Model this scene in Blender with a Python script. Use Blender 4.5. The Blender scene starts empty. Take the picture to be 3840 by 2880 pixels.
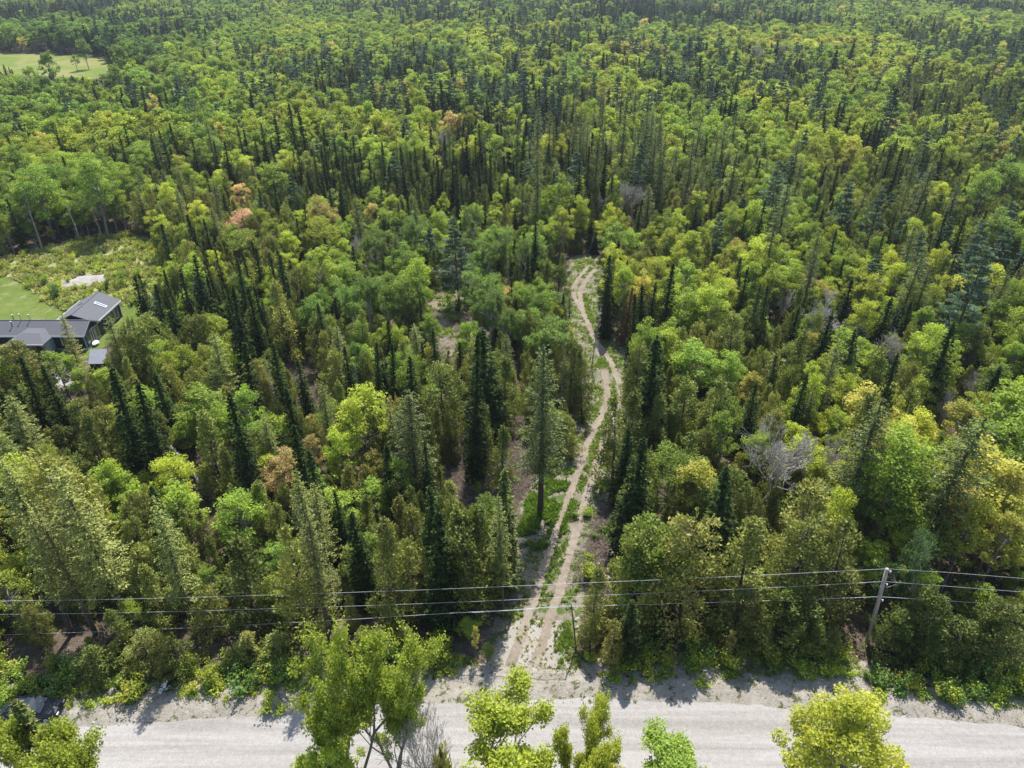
import bpy, math, random
import numpy as np
from mathutils import Vector, Matrix

# ------------------------------------------------------------------ camera, light, exposure
SC = bpy.context.scene
COL = SC.collection
CAMH, FPX, PITCH = 55.0, 2708.0, math.radians(31.5)
cam_d = bpy.data.cameras.new('camera'); cam = bpy.data.objects.new('camera', cam_d); COL.objects.link(cam)
cam.location = (0, 0, CAMH); cam.rotation_euler = (math.pi/2 - PITCH, 0, 0)
cam_d.sensor_width = 36.0; cam_d.lens = FPX/3840*36.0; cam_d.clip_start = 0.5; cam_d.clip_end = 12000
SC.camera = cam
SUN_EL, SUN_AZ = math.radians(60), math.radians(9)
world = bpy.data.worlds.new('World'); SC.world = world; world.use_nodes = True
wn = world.node_tree; sky = wn.nodes.new('ShaderNodeTexSky'); sky.sky_type = 'NISHITA'
sky.sun_disc = False; sky.sun_elevation = SUN_EL; sky.sun_rotation = SUN_AZ
bg = wn.nodes['Background']; wn.links.new(sky.outputs[0], bg.inputs[0]); bg.inputs[1].default_value = 0.145
sun_d = bpy.data.lights.new('sun', 'SUN'); sun = bpy.data.objects.new('sun', sun_d); COL.objects.link(sun)
sun_d.energy = 4.8; sun_d.angle = math.radians(0.5); sun_d.color = (1.0, 0.955, 0.88)
_sd = Vector((math.sin(SUN_AZ)*math.cos(SUN_EL), math.cos(SUN_AZ)*math.cos(SUN_EL), math.sin(SUN_EL)))
sun.rotation_euler = _sd.to_track_quat('Z', 'Y').to_euler(); sun.location = (0, 0, 120)
vs = SC.view_settings
SC.display_settings.display_device = 'sRGB'; vs.view_transform = 'Standard'; vs.look = 'None'
vs.exposure = 0.75; vs.gamma = 1.0; vs.use_curve_mapping = False
cy = SC.cycles; cy.max_bounces = 6; cy.diffuse_bounces = 3; cy.transmission_bounces = 3; cy.transparent_max_bounces = 8
cy.volume_bounces = 0; cy.caustics_reflective = False; cy.caustics_refractive = False

# ------------------------------------------------------------------ pixel <-> place
CP, SP = math.cos(PITCH), math.sin(PITCH)
def un(x, y, z=0.0):
    """source-photo pixel -> world point at height z"""
    u, v = (x-1920)/FPX, (1440-y)/FPX
    dy, dz = CP+v*SP, -SP+v*CP
    k = (z-CAMH)/dz
    return np.array([u*k, dy*k, z])
def un_y(x, y, Y):
    u, v = (x-1920)/FPX, (1440-y)/FPX
    k = Y/(CP+v*SP)
    return np.array([u*k, Y, CAMH+(-SP+v*CP)*k])
def proj(X, Y, Z):
    X = np.asarray(X, float); Y = np.asarray(Y, float); Z = np.asarray(Z, float)-CAMH
    d = Y*CP-Z*SP; up = Y*SP+Z*CP
    d = np.where(d < .1, .1, d)
    return 1920+FPX*X/d, 1440-FPX*up/d, d
OFF = {'00': (0, 0), '10': (1280, 0), '20': (2560, 0), '01': (0, 960), '11': (1280, 960), '21': (2560, 960),
       '02': (0, 1920), '12': (1280, 1920), '22': (2560, 1920)}
def cr(t, x, y):
    return OFF[t][0]+x/1.728, OFF[t][1]+y/1.728
def crw(t, pts, z=0): return np.array([un(*cr(t, x, y), z)[:2] for x, y in pts])
def dsp(pts): return np.array(pts, float)*1.736

# ------------------------------------------------------------------ materials
def new_mat(name):
    m = bpy.data.materials.new(name); m.use_nodes = True
    return m, m.node_tree, m.node_tree.nodes['Principled BSDF']
def N(nt, t, **kw):
    n = nt.nodes.new(t)
    for k, v in kw.items(): setattr(n, k, v)
    return n
def ramp(nt, fac, stops, interp='LINEAR'):
    r = N(nt, 'ShaderNodeValToRGB'); r.color_ramp.interpolation = interp
    e = r.color_ramp.elements
    while len(e) < len(stops): e.new(0.5)
    for i, (p, c) in enumerate(stops):
        e[i].position = p; e[i].color = (*c, 1)
    nt.links.new(fac, r.inputs[0]); return r.outputs[0]
def noise(nt, scale, detail=4, rough=.6, vec=None, dist=0):
    n = N(nt, 'ShaderNodeTexNoise'); n.inputs['Scale'].default_value = scale
    n.inputs['Detail'].default_value = detail; n.inputs['Roughness'].default_value = rough; n.inputs['Distortion'].default_value = dist
    if vec is not None: nt.links.new(vec, n.inputs['Vector'])
    return n.outputs['Fac']
def mapping(nt, scale=(1, 1, 1), rot=0):
    g = N(nt, 'ShaderNodeNewGeometry'); mp = N(nt, 'ShaderNodeMapping'); mp.inputs['Scale'].default_value = scale
    mp.inputs['Rotation'].default_value = (0, 0, rot)
    nt.links.new(g.outputs['Position'], mp.inputs['Vector']); return mp.outputs[0]
def mathn(nt, op, a, b=None, clamp=False):
    n = N(nt, 'ShaderNodeMath', operation=op, use_clamp=clamp)
    for i, v in enumerate((a, b)):
        if v is None: continue
        if isinstance(v, (int, float)): n.inputs[i].default_value = v
        else: nt.links.new(v, n.inputs[i])
    return n.outputs[0]
def mixc(nt, fac, a, b, mode='MIX'):
    n = N(nt, 'ShaderNodeMix', data_type='RGBA', blend_type=mode)
    for s, v in ((0, fac), (6, a), (7, b)):
        if isinstance(v, (int, float)): n.inputs[s].default_value = v
        elif isinstance(v, tuple): n.inputs[s].default_value = (*v, 1)
        else: nt.links.new(v, n.inputs[s])
    return n.outputs[2]
def bump(nt, bs, h, strength=.5, dist=.1):
    b = N(nt, 'ShaderNodeBump'); b.inputs['Strength'].default_value = strength; b.inputs['Distance'].default_value = dist
    nt.links.new(h, b.inputs['Height']); nt.links.new(b.outputs[0], bs.inputs['Normal'])

def leaf_mat(name, stops, trans, spec=.25, rough=.55, tone_lo=.62, tone_hi=1.35, gain=1.0):
    stops = [(p, tuple(v*gain for v in c)) for p, c in stops]
    """foliage: per-tree tint picks the species colour, each leaf varies a little; light passes through"""
    m, nt, bs = new_mat(name)
    at = N(nt, 'ShaderNodeAttribute', attribute_type='INSTANCER', attribute_name='tint')
    oi = N(nt, 'ShaderNodeObjectInfo')
    tn = N(nt, 'ShaderNodeAttribute', attribute_name='tone')
    t = mathn(nt, 'ADD', at.outputs['Fac'], mathn(nt, 'MULTIPLY', mathn(nt, 'SUBTRACT', tn.outputs['Fac'], .5), .16), True)
    c = ramp(nt, t, stops)
    # leaf-to-leaf lightness of the pigment, and a tree-to-tree one
    k = mathn(nt, 'ADD', mathn(nt, 'MULTIPLY', tn.outputs['Fac'], tone_hi-tone_lo), tone_lo)
    k2 = mathn(nt, 'ADD', mathn(nt, 'MULTIPLY', oi.outputs['Random'], .60), .68)
    k = mathn(nt, 'MULTIPLY', k, k2)
    cc = N(nt, 'ShaderNodeCombineColor'); [nt.links.new(k, cc.inputs[i]) for i in range(3)]
    c2 = mixc(nt, 1.0, c, cc.outputs[0], 'MULTIPLY')
    nt.links.new(c2, bs.inputs['Base Color']); bs.inputs['Roughness'].default_value = rough
    bs.inputs['Specular IOR Level'].default_value = spec
    if trans > 0:
        tr = N(nt, 'ShaderNodeBsdfTranslucent')
        warm = mixc(nt, 1.0, c2, (1.04, 1.04, .66), 'MULTIPLY'); nt.links.new(warm, tr.inputs[0])
        mx = N(nt, 'ShaderNodeMixShader'); mx.inputs[0].default_value = trans
        nt.links.new(bs.outputs[0], mx.inputs[1]); nt.links.new(tr.outputs[0], mx.inputs[2])
        nt.links.new(mx.outputs[0], nt.nodes['Material Output'].inputs[0])
    return m
def plain(name, col, rough=.8, var=.25, scale=6, spec=.3, metal=0):
    m, nt, bs = new_mat(name)
    f = noise(nt, scale, 4, .65, mapping(nt))
    c = ramp(nt, f, [(.3, tuple(v*(1-var) for v in col)), (.7, tuple(min(1, v*(1+var)) for v in col))])
    nt.links.new(c, bs.inputs['Base Color']); bs.inputs['Roughness'].default_value = rough
    bs.inputs['Specular IOR Level'].default_value = spec; bs.inputs['Metallic'].default_value = metal
    return m
M = {}
M['broadleaf'] = leaf_mat('broadleaf_foliage', [(0, (.034, .066, .020)), (.25, (.080, .140, .034)), (.5, (.155, .215, .034)),
    (.72, (.245, .270, .032)), (.86, (.29, .265, .065)), (1, (.40, .26, .17))], .52, gain=1.85)
M['cedar'] = leaf_mat('cedar_foliage', [(0, (.034, .050, .011)), (.35, (.064, .082, .017)), (.7, (.105, .116, .028)), (1, (.155, .145, .038))], .34, gain=2.5)
M['spruce'] = leaf_mat('spruce_foliage', [(0, (.014, .024, .006)), (.5, (.026, .041, .010)), (.8, (.060, .078, .020)), (1, (.16, .05, .03))], .2, .06, .75, gain=1.8, tone_lo=.5, tone_hi=1.7)
M['pine'] = leaf_mat('pine_foliage', [(0, (.030, .058, .038)), (.5, (.062, .098, .060)), (1, (.12, .155, .085))], .28, gain=1.8)
M['grass_blade'] = leaf_mat('grass_blades', [(0, (.09, .16, .025)), (.5, (.16, .22, .045)), (.8, (.24, .24, .10)), (1, (.30, .26, .15))], .55, gain=1.7, tone_lo=.8)
M['bark'] = plain('brown_bark', (.085, .066, .052), .95, .4, 3)
M['greybark'] = plain('grey_bark', (.21, .19, .175), .9, .3, 3)
M['palebark'] = plain('pale_birch_bark', (.46, .44, .41), .8, .35, 2.5)
M['barewood'] = plain('pale_bare_twigs', (.42, .385, .34), .9, .2, 4)
M['deadwood'] = plain('weathered_dead_wood', (.29, .27, .255), .9, .25, 4)
M['polewood'] = plain('weathered_pole_wood', (.34, .29, .24), .9, .3, 2.2)
M['rock'] = plain('limestone', (.30, .28, .255), .9, .3, 2.2)
M['slash'] = plain('dry_brush_wood', (.21, .165, .135), .95, .4, 3)
M['wire'] = plain('aluminium_wire', (.62, .63, .65), .4, .1, 5, .5, .3)
M['trim'] = plain('white_trim', (.74, .74, .73), .6, .06, 5)
M['siding'] = plain('navy_siding', (.012, .024, .042), .55, .2, 4)
M['cream'] = plain('cream_panel', (.56, .54, .47), .7, .1, 4)
M['greytrim'] = plain('grey_green_board', (.25, .31, .31), .7, .1, 4)
M['postwood'] = plain('tan_post_wood', (.34, .22, .12), .8, .2, 5)
M['metal_pipe'] = plain('galvanised_pipe', (.55, .56, .58), .4, .1, 5, .5, .6)
M['black'] = plain('black_rubber', (.02, .02, .022), .7, .2, 6)
M['red'] = plain('red_print', (.55, .04, .05), .6, .2, 8)
M['plastic'] = plain('white_plastic', (.78, .78, .80), .5, .06, 5)
def glassy(name, col, rough=.06):
    m, nt, bs = new_mat(name); bs.inputs['Base Color'].default_value = (*col, 1); bs.inputs['Roughness'].default_value = rough
    bs.inputs['Specular IOR Level'].default_value = .8; return m
M['glass'] = glassy('dark_window_glass', (.02, .035, .035), .12)
M['skyglass'] = glassy('skylight_glass', (.12, .2, .23), .15)
M['carpaint'] = plain('dark_car_paint', (.014, .018, .028), .4, .1, 5, .3)

def road_mat():
    m, nt, bs = new_mat('gravel_road')
    along = noise(nt, 1.0, 5, .65, mapping(nt, (.03, .75, 1)), .6)
    big = noise(nt, .12, 3, .5, mapping(nt)); fine = noise(nt, 9, 5, .75, mapping(nt)); grit = noise(nt, 2.2, 6, .8, mapping(nt))
    c = ramp(nt, along, [(.38, (.165, .142, .118)), (.47, (.258, .236, .208)), (.57, (.368, .350, .322))])
    c = mixc(nt, mathn(nt, 'MULTIPLY', big, .55), c, (.21, .185, .16))
    c = mixc(nt, .35, c, ramp(nt, grit, [(.35, (.19, .175, .165)), (.65, (.39, .38, .37))]))
    c = mixc(nt, .28, c, ramp(nt, fine, [(.35, (.13, .12, .115)), (.65, (.43, .42, .41))]))
    nt.links.new(c, bs.inputs['Base Color']); bs.inputs['Roughness'].default_value = .95
    bump(nt, bs, mathn(nt, 'ADD', fine, grit), .5, .06); return edge_alpha(m, nt, bs, .6, .7)
def edge_alpha(m, nt, bs, amp, sc):
    """ragged outline: the sheet ends where its 'edge' distance falls under a noise"""
    e = N(nt, 'ShaderNodeAttribute', attribute_name='edge')
    n = mathn(nt, 'SUBTRACT', noise(nt, sc, 6, .7, mapping(nt)), .5)
    a = mathn(nt, 'GREATER_THAN', mathn(nt, 'ADD', e.outputs['Fac'], mathn(nt, 'MULTIPLY', n, amp*4)), 0.0)
    nt.links.new(a, bs.inputs['Alpha']); return m
def ground_mat(name, cols, scales=(.25, 1.6, 7), edge=None, patch=None, bumpd=.08):
    """cols: dark, mid, light; patch: (colour, threshold, scale) for tufts of another colour"""
    m, nt, bs = new_mat(name)
    a = noise(nt, scales[0], 4, .6, mapping(nt)); b = noise(nt, scales[1], 6, .75, mapping(nt)); c_ = noise(nt, scales[2], 5, .8, mapping(nt))
    f = mathn(nt, 'ADD', mathn(nt, 'MULTIPLY', a, .3), mathn(nt, 'ADD', mathn(nt, 'MULTIPLY', b, .35), mathn(nt, 'MULTIPLY', c_, .35)))
    c = ramp(nt, f, [(.38, cols[0]), (.5, cols[1]), (.62, cols[2])])
    for (pc, th, ps) in (patch or []):
        p = noise(nt, ps, 6, .75, mapping(nt), .4)
        c = mixc(nt, ramp(nt, p, [(th-.03, (0, 0, 0)), (th+.03, (1, 1, 1))]), c, pc)
    nt.links.new(c, bs.inputs['Base Color']); bs.inputs['Roughness'].default_value = 1
    bs.inputs['Specular IOR Level'].default_value = .1
    bump(nt, bs, mathn(nt, 'ADD', b, c_), .8, bumpd)
    if edge: edge_alpha(m, nt, bs, *edge)
    return m
M['road'] = road_mat()
M['floor'] = ground_mat('forest_floor', [(0.043, 0.032, 0.022), (0.092, 0.071, 0.051), (0.178, 0.145, 0.115)], (.15, 1.2, 5), None, [((0.036, 0.056, 0.017), .60, .35)])
M['gravel_verge'] = ground_mat('gravel_verge', [(0.205, 0.180, 0.145), (0.315, 0.285, 0.242), (0.395, 0.368, 0.328)], (.4, 2.0, 8), (.9, .8), [((0.086, 0.096, 0.036), .58, .9), ((0.079, 0.099, 0.026), .64, 2.5)], .12)
M['trackside'] = ground_mat('trackside_grass', [(0.11, 0.095, 0.062), (0.20, 0.175, 0.135), (0.30, 0.272, 0.235)], (.35, 1.8, 8), (.8, .8), [((0.066, 0.106, 0.023), .53, .55), ((0.092, 0.119, 0.033), .60, 1.8)])
M['rut'] = ground_mat('packed_gravel_rut', [(0.150, 0.120, 0.090), (0.240, 0.203, 0.160), (0.320, 0.285, 0.240)], (.2, 1.5, 9), (.26, 1.3))
M['apron'] = ground_mat('gravel_apron', [(0.205, 0.183, 0.155), (0.300, 0.276, 0.242), (0.365, 0.343, 0.310)], (.3, 1.8, 9), (.3, .9), [((0.132, 0.125, 0.073), .68, 1.4)])
M['lawn'] = ground_mat('mown_lawn', [(0.065, 0.105, 0.018), (0.100, 0.140, 0.026), (0.165, 0.180, 0.060)], (.09, .5, 6), (.3, .8), [((0.200, 0.195, 0.095), .58, .12), ((0.06, 0.10, 0.02), .62, .8)], .03)
M['field'] = ground_mat('hay_field', [(0.10, 0.145, 0.026), (0.135, 0.175, 0.035), (0.165, 0.19, 0.05)], (.02, .1, 2), (2.0, .1), [((0.20, 0.20, 0.07), .52, .03)], .02)
M['scrubfloor'] = ground_mat('scrub_ground', [(0.15, 0.175, 0.06), (0.25, 0.265, 0.11), (0.36, 0.34, 0.20)], (.3, 1.5, 6), (1.2, .5), [((0.277, 0.251, 0.224), .66, .35)])
M['dirt'] = ground_mat('bare_dirt', [(0.112, 0.092, 0.066), (0.198, 0.165, 0.129), (0.277, 0.244, 0.205)], (.3, 1.4, 7), (1.0, .6), [((0.086, 0.106, 0.033), .57, .6)])
M['rubble_pad'] = ground_mat('white_stone_rubble', [(0.198, 0.185, 0.165), (0.330, 0.310, 0.290), (0.436, 0.422, 0.396)], (.6, 2.5, 9), (.9, 1.0), None, .15)
def shingle_mat():
    m, nt, bs = new_mat('asphalt_shingles')
    v = mapping(nt, (1, 1, 1)); br = N(nt, 'ShaderNodeTexBrick'); br.inputs['Scale'].default_value = 2.2
    tc = N(nt, 'ShaderNodeTexCoord'); nt.links.new(tc.outputs['Generated'], br.inputs['Vector'])
    br.inputs['Scale'].default_value = 40
    br.inputs['Color1'].default_value = (.085, .088, .10, 1); br.inputs['Color2'].default_value = (.12, .122, .135, 1)
    br.inputs['Mortar'].default_value = (.06, .06, .07, 1); br.inputs['Mortar Size'].default_value = .01
    c = mixc(nt, .5, br.outputs[0], ramp(nt, noise(nt, 5, 4, .7, v), [(.3, (.085, .088, .10)), (.7, (.14, .142, .155))]))
    nt.links.new(c, bs.inputs['Base Color']); bs.inputs['Roughness'].default_value = .9; return m
M['shingle'] = shingle_mat()
M['metalroof'] = plain('ribbed_steel_roof', (.16, .17, .20), .45, .15, 3, .5, .3)

# ------------------------------------------------------------------ object helpers
def mesh_np(name, V, F, mats, midx=None, tone=None, attrs=None, smooth=False):
    """V (n,3), F (m,k) with k = 3 or 4"""
    V = np.asarray(V, np.float32); F = np.asarray(F, np.int32); m_, k = F.shape
    me = bpy.data.meshes.new(name)
    me.vertices.add(len(V)); me.vertices.foreach_set('co', V.ravel())
    me.loops.add(m_*k); me.loops.foreach_set('vertex_index', F.ravel())
    me.polygons.add(m_); me.polygons.foreach_set('loop_start', np.arange(0, m_*k, k, dtype=np.int32))
    if midx is not None: me.polygons.foreach_set('material_index', np.asarray(midx, np.int32))
    if smooth: me.polygons.foreach_set('use_smooth', np.ones(m_, bool))
    for m in (mats if isinstance(mats, (list, tuple)) else [mats]): me.materials.append(m)
    if tone is not None:
        a = me.attributes.new('tone', 'FLOAT', 'FACE'); a.data.foreach_set('value', np.asarray(tone, np.float32))
    for an, av in (attrs or {}).items():
        a = me.attributes.new(an, 'FLOAT', 'POINT'); a.data.foreach_set('value', np.asarray(av, np.float32))
    me.update(calc_edges=True); me.validate(); return me
def link(name, data, parent=None, loc=None, **props):
    o = bpy.data.objects.new(name, data); COL.objects.link(o)
    if parent is not None: o.parent = parent
    if loc is not None: o.location = [float(v) for v in loc]
    for k, v in props.items(): o[k] = v
    return o
def thing(name, label, cat, loc=(0, 0, 0), group=None, rz=0):
    o = link(name, None, None, loc, label=label, category=cat); o.rotation_euler = (0, 0, rz)
    o.empty_display_size = .3
    if group: o['group'] = group
    return o
class MB:
    def __init__(s): s.v = []; s.f = []
    def poly(s, vs, fs):
        b = len(s.v); s.v += [tuple(map(float, p)) for p in vs]; s.f += [tuple(b+i for i in f) for f in fs]; return s
    def box(s, x0, x1, y0, y1, z0, z1):
        return s.poly([(x0, y0, z0), (x1, y0, z0), (x1, y1, z0), (x0, y1, z0), (x0, y0, z1), (x1, y0, z1), (x1, y1, z1), (x0, y1, z1)],
                      [(3, 2, 1, 0), (4, 5, 6, 7), (0, 1, 5, 4), (1, 2, 6, 5), (2, 3, 7, 6), (3, 0, 4, 7)])
    def slab(s, pts, th):
        """pts: planar outline, thickened downwards"""
        n = len(pts); lo = [(p[0], p[1], p[2]-th) for p in pts]
        return s.poly(list(pts)+lo, [tuple(range(n)), tuple(range(2*n-1, n-1, -1))]+[(i, i+n, (i+1) % n+n, (i+1) % n) for i in range(n)])
    def tube(s, P, R, k=6, caps=True):
        P = [Vector(p) for p in P]; R = R if isinstance(R, (list, tuple)) else [R]*len(P); b = len(s.v)
        for i, p in enumerate(P):
            d = (P[min(i+1, len(P)-1)]-P[max(i-1, 0)]).normalized()
            a = d.orthogonal().normalized(); c = d.cross(a)
            for j in range(k):
                t = 2*math.pi*j/k; s.v.append(tuple(p+(a*math.cos(t)+c*math.sin(t))*R[i]))
        for i in range(len(P)-1):
            for j in range(k):
                j2 = (j+1) % k; s.f.append((b+i*k+j, b+i*k+j2, b+(i+1)*k+j2, b+(i+1)*k+j))
        if caps: s.f.append(tuple(b+j for j in range(k))[::-1]); s.f.append(tuple(b+(len(P)-1)*k+j for j in range(k)))
        return s
    def build(s, name, mat, parent=None, bevel=0, smooth=False, **props):
        me = bpy.data.meshes.new(name); me.from_pydata(s.v, [], s.f); me.materials.append(mat)
        if smooth: me.polygons.foreach_set('use_smooth', np.ones(len(me.polygons), bool))
        me.update(); o = link(name, me, parent, **props)
        if bevel:
            b = o.modifiers.new('bevel', 'BEVEL'); b.width = bevel; b.segments = 2; b.limit_method = 'ANGLE'
        return o

# ------------------------------------------------------------------ vectorised plant geometry
RS = np.random.RandomState
def nrm(a): return a/np.maximum(np.linalg.norm(a, axis=-1, keepdims=True), 1e-9)
def leaves(c, axis, nor, L, W):
    """rhombic leaves: centre, long axis, face normal"""
    a = nrm(axis); b = nrm(np.cross(nor, a)); L = np.broadcast_to(L, len(c))[:, None]/2; W = np.broadcast_to(W, len(c))[:, None]/2
    V = np.stack([c-a*L, c+b*W-a*L*.1, c+a*L, c-b*W-a*L*.1], 1).reshape(-1, 3)
    return V, np.arange(len(c)*4).reshape(-1, 4)
def tubes(S, k=3):
    """S: (n,8) segments p0 p1 r0 r1 -> open prisms"""
    S = np.asarray(S, float); p0, p1, r0, r1 = S[:, :3], S[:, 3:6], S[:, 6], S[:, 7]
    d = nrm(p1-p0); ref = np.where(np.abs(d[:, 2:3]) > .9, np.array([[1., 0, 0]]), np.array([[0, 0, 1.]]))
    a = nrm(np.cross(d, ref)); b = np.cross(d, a); V = []
    for p, r in ((p0, r0), (p1, r1)):
        for j in range(k):
            t = 2*math.pi*j/k; V.append(p+(a*math.cos(t)+b*math.sin(t))*r[:, None])
    V = np.stack(V, 1).reshape(-1, 3); n = len(S); base = (np.arange(n)*2*k)[:, None]
    F = np.concatenate([base+np.array([[j, (j+1) % k, k+(j+1) % k, k+j]]) for j in range(k)], 0)
    return V, F
def rdir(r, n): return nrm(r.normal(size=(n, 3)))
def trunk_segs(H, r0, r, lean=.02, n=6, top=1.0):
    z = np.linspace(0, H*top, n+1); ox = np.cumsum(r.normal(0, lean, n+1))*H/n; oy = np.cumsum(r.normal(0, lean, n+1))*H/n
    ox -= ox[0]; oy -= oy[0]
    P = np.stack([ox, oy, z], 1); R = r0*(1-z/H*.93)
    S = [np.concatenate([P[i], P[i+1], [R[i], R[i+1]]]) for i in range(n)]
    return S, P
def at_h(P, z):
    return np.stack([np.interp(z, P[:, 2], P[:, 0]), np.interp(z, P[:, 2], P[:, 1]), z], -1)

def g_spruce(seed, H=13., R=1.6, base=.06, n_wh=40, sparse=1.0, droop=.35, lod=1.0, pw=.85, leaf=.36, step=.2):
    r = RS(seed); S, P = trunk_segs(H, .016*H*.8, r, .006)
    C, A, Nn, L = [], [], [], []
    zs = np.linspace(base*H, H*.985, n_wh)
    for i, z in enumerate(zs):
        t = (z-base*H)/(H*(1-base)); rad = R*(1-t)**pw*r.uniform(.78, 1.15)+.10
        if t < .12: rad *= .75+t*2
        nb = max(4, int((8 if rad > .6 else 6)*sparse))
        a0 = r.uniform(0, 6.28)
        for j in range(nb):
            if r.rand() > .5+.5*sparse: continue
            az = a0+j*6.283/nb+r.uniform(-.35, .35); rl = rad*r.uniform(.72, 1.12)
            d = np.array([math.cos(az), math.sin(az), 0.]); m = max(2, int(rl/(step*lod)))
            s = np.linspace(.12, 1, m)
            cc = at_h(P, np.full(m, z))+d*(s*rl)[:, None]; cc[:, 2] += -droop*rl*s**1.3+.1*rl*(s > .8)+r.normal(0, .05, m)+r.uniform(-.3, .3)*min(1, rad)
            if rl > .8: S.append(np.concatenate([at_h(P, np.array([z]))[0], cc[-1], [.025, .008]]))
            side = np.array([-d[1], d[0], 0])
            for q in (-1, 0, 1):
                w = (1-s)*.5+.5
                o = cc+side*(q*.17*rl*w+r.normal(0, .03, m))[:, None]; o[:, 2] -= abs(q)*.05
                C.append(o); A.append(d*.8+side*q*.9+r.normal(0, .25, (m, 3))+np.array([0, 0, -.25])); Nn.append(np.array([0, 0, 1.])+r.normal(0, .55, (m, 3)))
                L.append(np.full(m, leaf*lod)*r.uniform(.7, 1.2, m))
    # leader tuft
    C.append(at_h(P, np.linspace(H*.93, H, 6))); A.append(np.tile([[0, 0, 1.]], (6, 1))+r.normal(0, .2, (6, 3))); Nn.append(rdir(r, 6)); L.append(np.full(6, .4))
    C, A, Nn, L = map(np.concatenate, (C, A, Nn, L))
    V, F = leaves(C, A, Nn, L, L*.52)
    return V, F, r.rand(len(C)), S
def g_cedar(seed, H=9., R=1.55, lod=1.0, base=.04, lobes=78, pw=.62, dead=False):
    r = RS(seed); S, P = trunk_segs(H, .12, r, .03)
    C, A, Nn, L, T = [], [], [], [], []
    for i in range(lobes):
        t = r.rand()**1.15; z = H*(base+(1-base)*t*.97)
        az = r.uniform(0, 6.28); prof = R*(max(0, 1-t)**pw)*min(1, .55+t*3)*(1+.24*math.sin(az*2+seed)+.14*math.sin(az*3+t*7+seed*2))
        rad = prof*r.uniform(.55, 1.06)
        c = at_h(P, np.array([z]))[0]+np.array([math.cos(az)*rad, math.sin(az)*rad, 0])
        S.append(np.concatenate([at_h(P, np.array([max(.3, z-rad*.6)]))[0], c, [.03, .01]]))
        rr = .34+.24*(1-t)*r.uniform(.6, 1.2); n = int(66*rr/.45/lod**1.6)
        d = rdir(r, n); d[:, 2] *= 1.35; q = r.uniform(.45, 1, n)[:, None]
        pp = c+d*rr*q; out = np.array([math.cos(az), math.sin(az), .0])
        C.append(pp); A.append(np.array([0, 0, .9])+out*.55+r.normal(0, .5, (n, 3))); Nn.append(d*.8+out*.5+r.normal(0, .5, (n, 3)))
        L.append(np.full(n, .20*lod)*r.uniform(.7, 1.25, n)); T.append(np.clip(r.rand(n)*.6+r.rand()*.4, 0, 1))
    n = 26; z = np.linspace(H*.86, H*1.02, n); cc = at_h(P, z)+r.normal(0, .1, (n, 3))*(1.1*H-z)[:, None]*.35
    C.append(cc); A.append(np.tile([[0, 0, 1.]], (n, 1))+r.normal(0, .3, (n, 3))); Nn.append(rdir(r, n)); L.append(np.full(n, .25*lod)); T.append(r.rand(n))
    C, A, Nn, L, T = map(np.concatenate, (C, A, Nn, L, T))
    V, F = leaves(C, A, Nn, L, L*.58); return V, F, T, S
def g_leafy(seed, H=11., R=2.4, lod=1.0, lobes=50, leaf=.175, base=.28, top=.5, trunk=.14, dens=1.0, rag=.95):
    r = RS(seed); S, P = trunk_segs(H*.93, trunk, r, .02)
    C, A, Nn, L, T = [], [], [], [], []
    zc = H*(base+(1-base)*.5); hz = H*(1-base)*.5
    for i in range(lobes):
        d = rdir(r, 1)[0]; q = r.uniform(.3, rag)**.6*r.uniform(.88, 1.1)
        if d[2] < -.5 and r.rand() < .5: d[2] *= -1
        sq = 1-.28*max(0, d[2])
        rl_ = r.uniform(.75, 1.15)
        c = np.array([d[0]*R*q*sq, d[1]*R*q*sq, zc+d[2]*hz*q]); c[:2] += at_h(P, np.array([c[2]]))[0][:2]
        rr = R*r.uniform(.16, .33)*(1 if rag < 1 else .62); z0 = max(H*.15, c[2]-abs(rr)-np.hypot(c[0], c[1])*.9)
        b0 = at_h(P, np.array([min(z0, H*.85)]))[0]; mid = (b0+c)/2+np.array([0, 0, -.1*R])
        S.append(np.concatenate([b0, mid, [.05, .035]])); S.append(np.concatenate([mid, c, [.035, .012]]))
        n = int(125*dens/lod**1.7*(rr/.6)**1.3); dd = rdir(r, n); dd[:, 2] = dd[:, 2]*.8+.12
        pp = c+dd*rr*(r.uniform(.5, 1.08, n)[:, None])
        C.append(pp); A.append(rdir(r, n)+np.array([0, 0, -.3])); Nn.append(dd+np.array([0, 0, .55])+r.normal(0, .55, (n, 3)))
        L.append(leaf*lod*r.uniform(.7, 1.3, n)); T.append(np.clip(r.rand(n)*.6+r.rand()*.4, 0, 1))
    C, A, Nn, L, T = map(np.concatenate, (C, A, Nn, L, T))
    V, F = leaves(C, A, Nn, L, L*.8); return V, F, T, S
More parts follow.
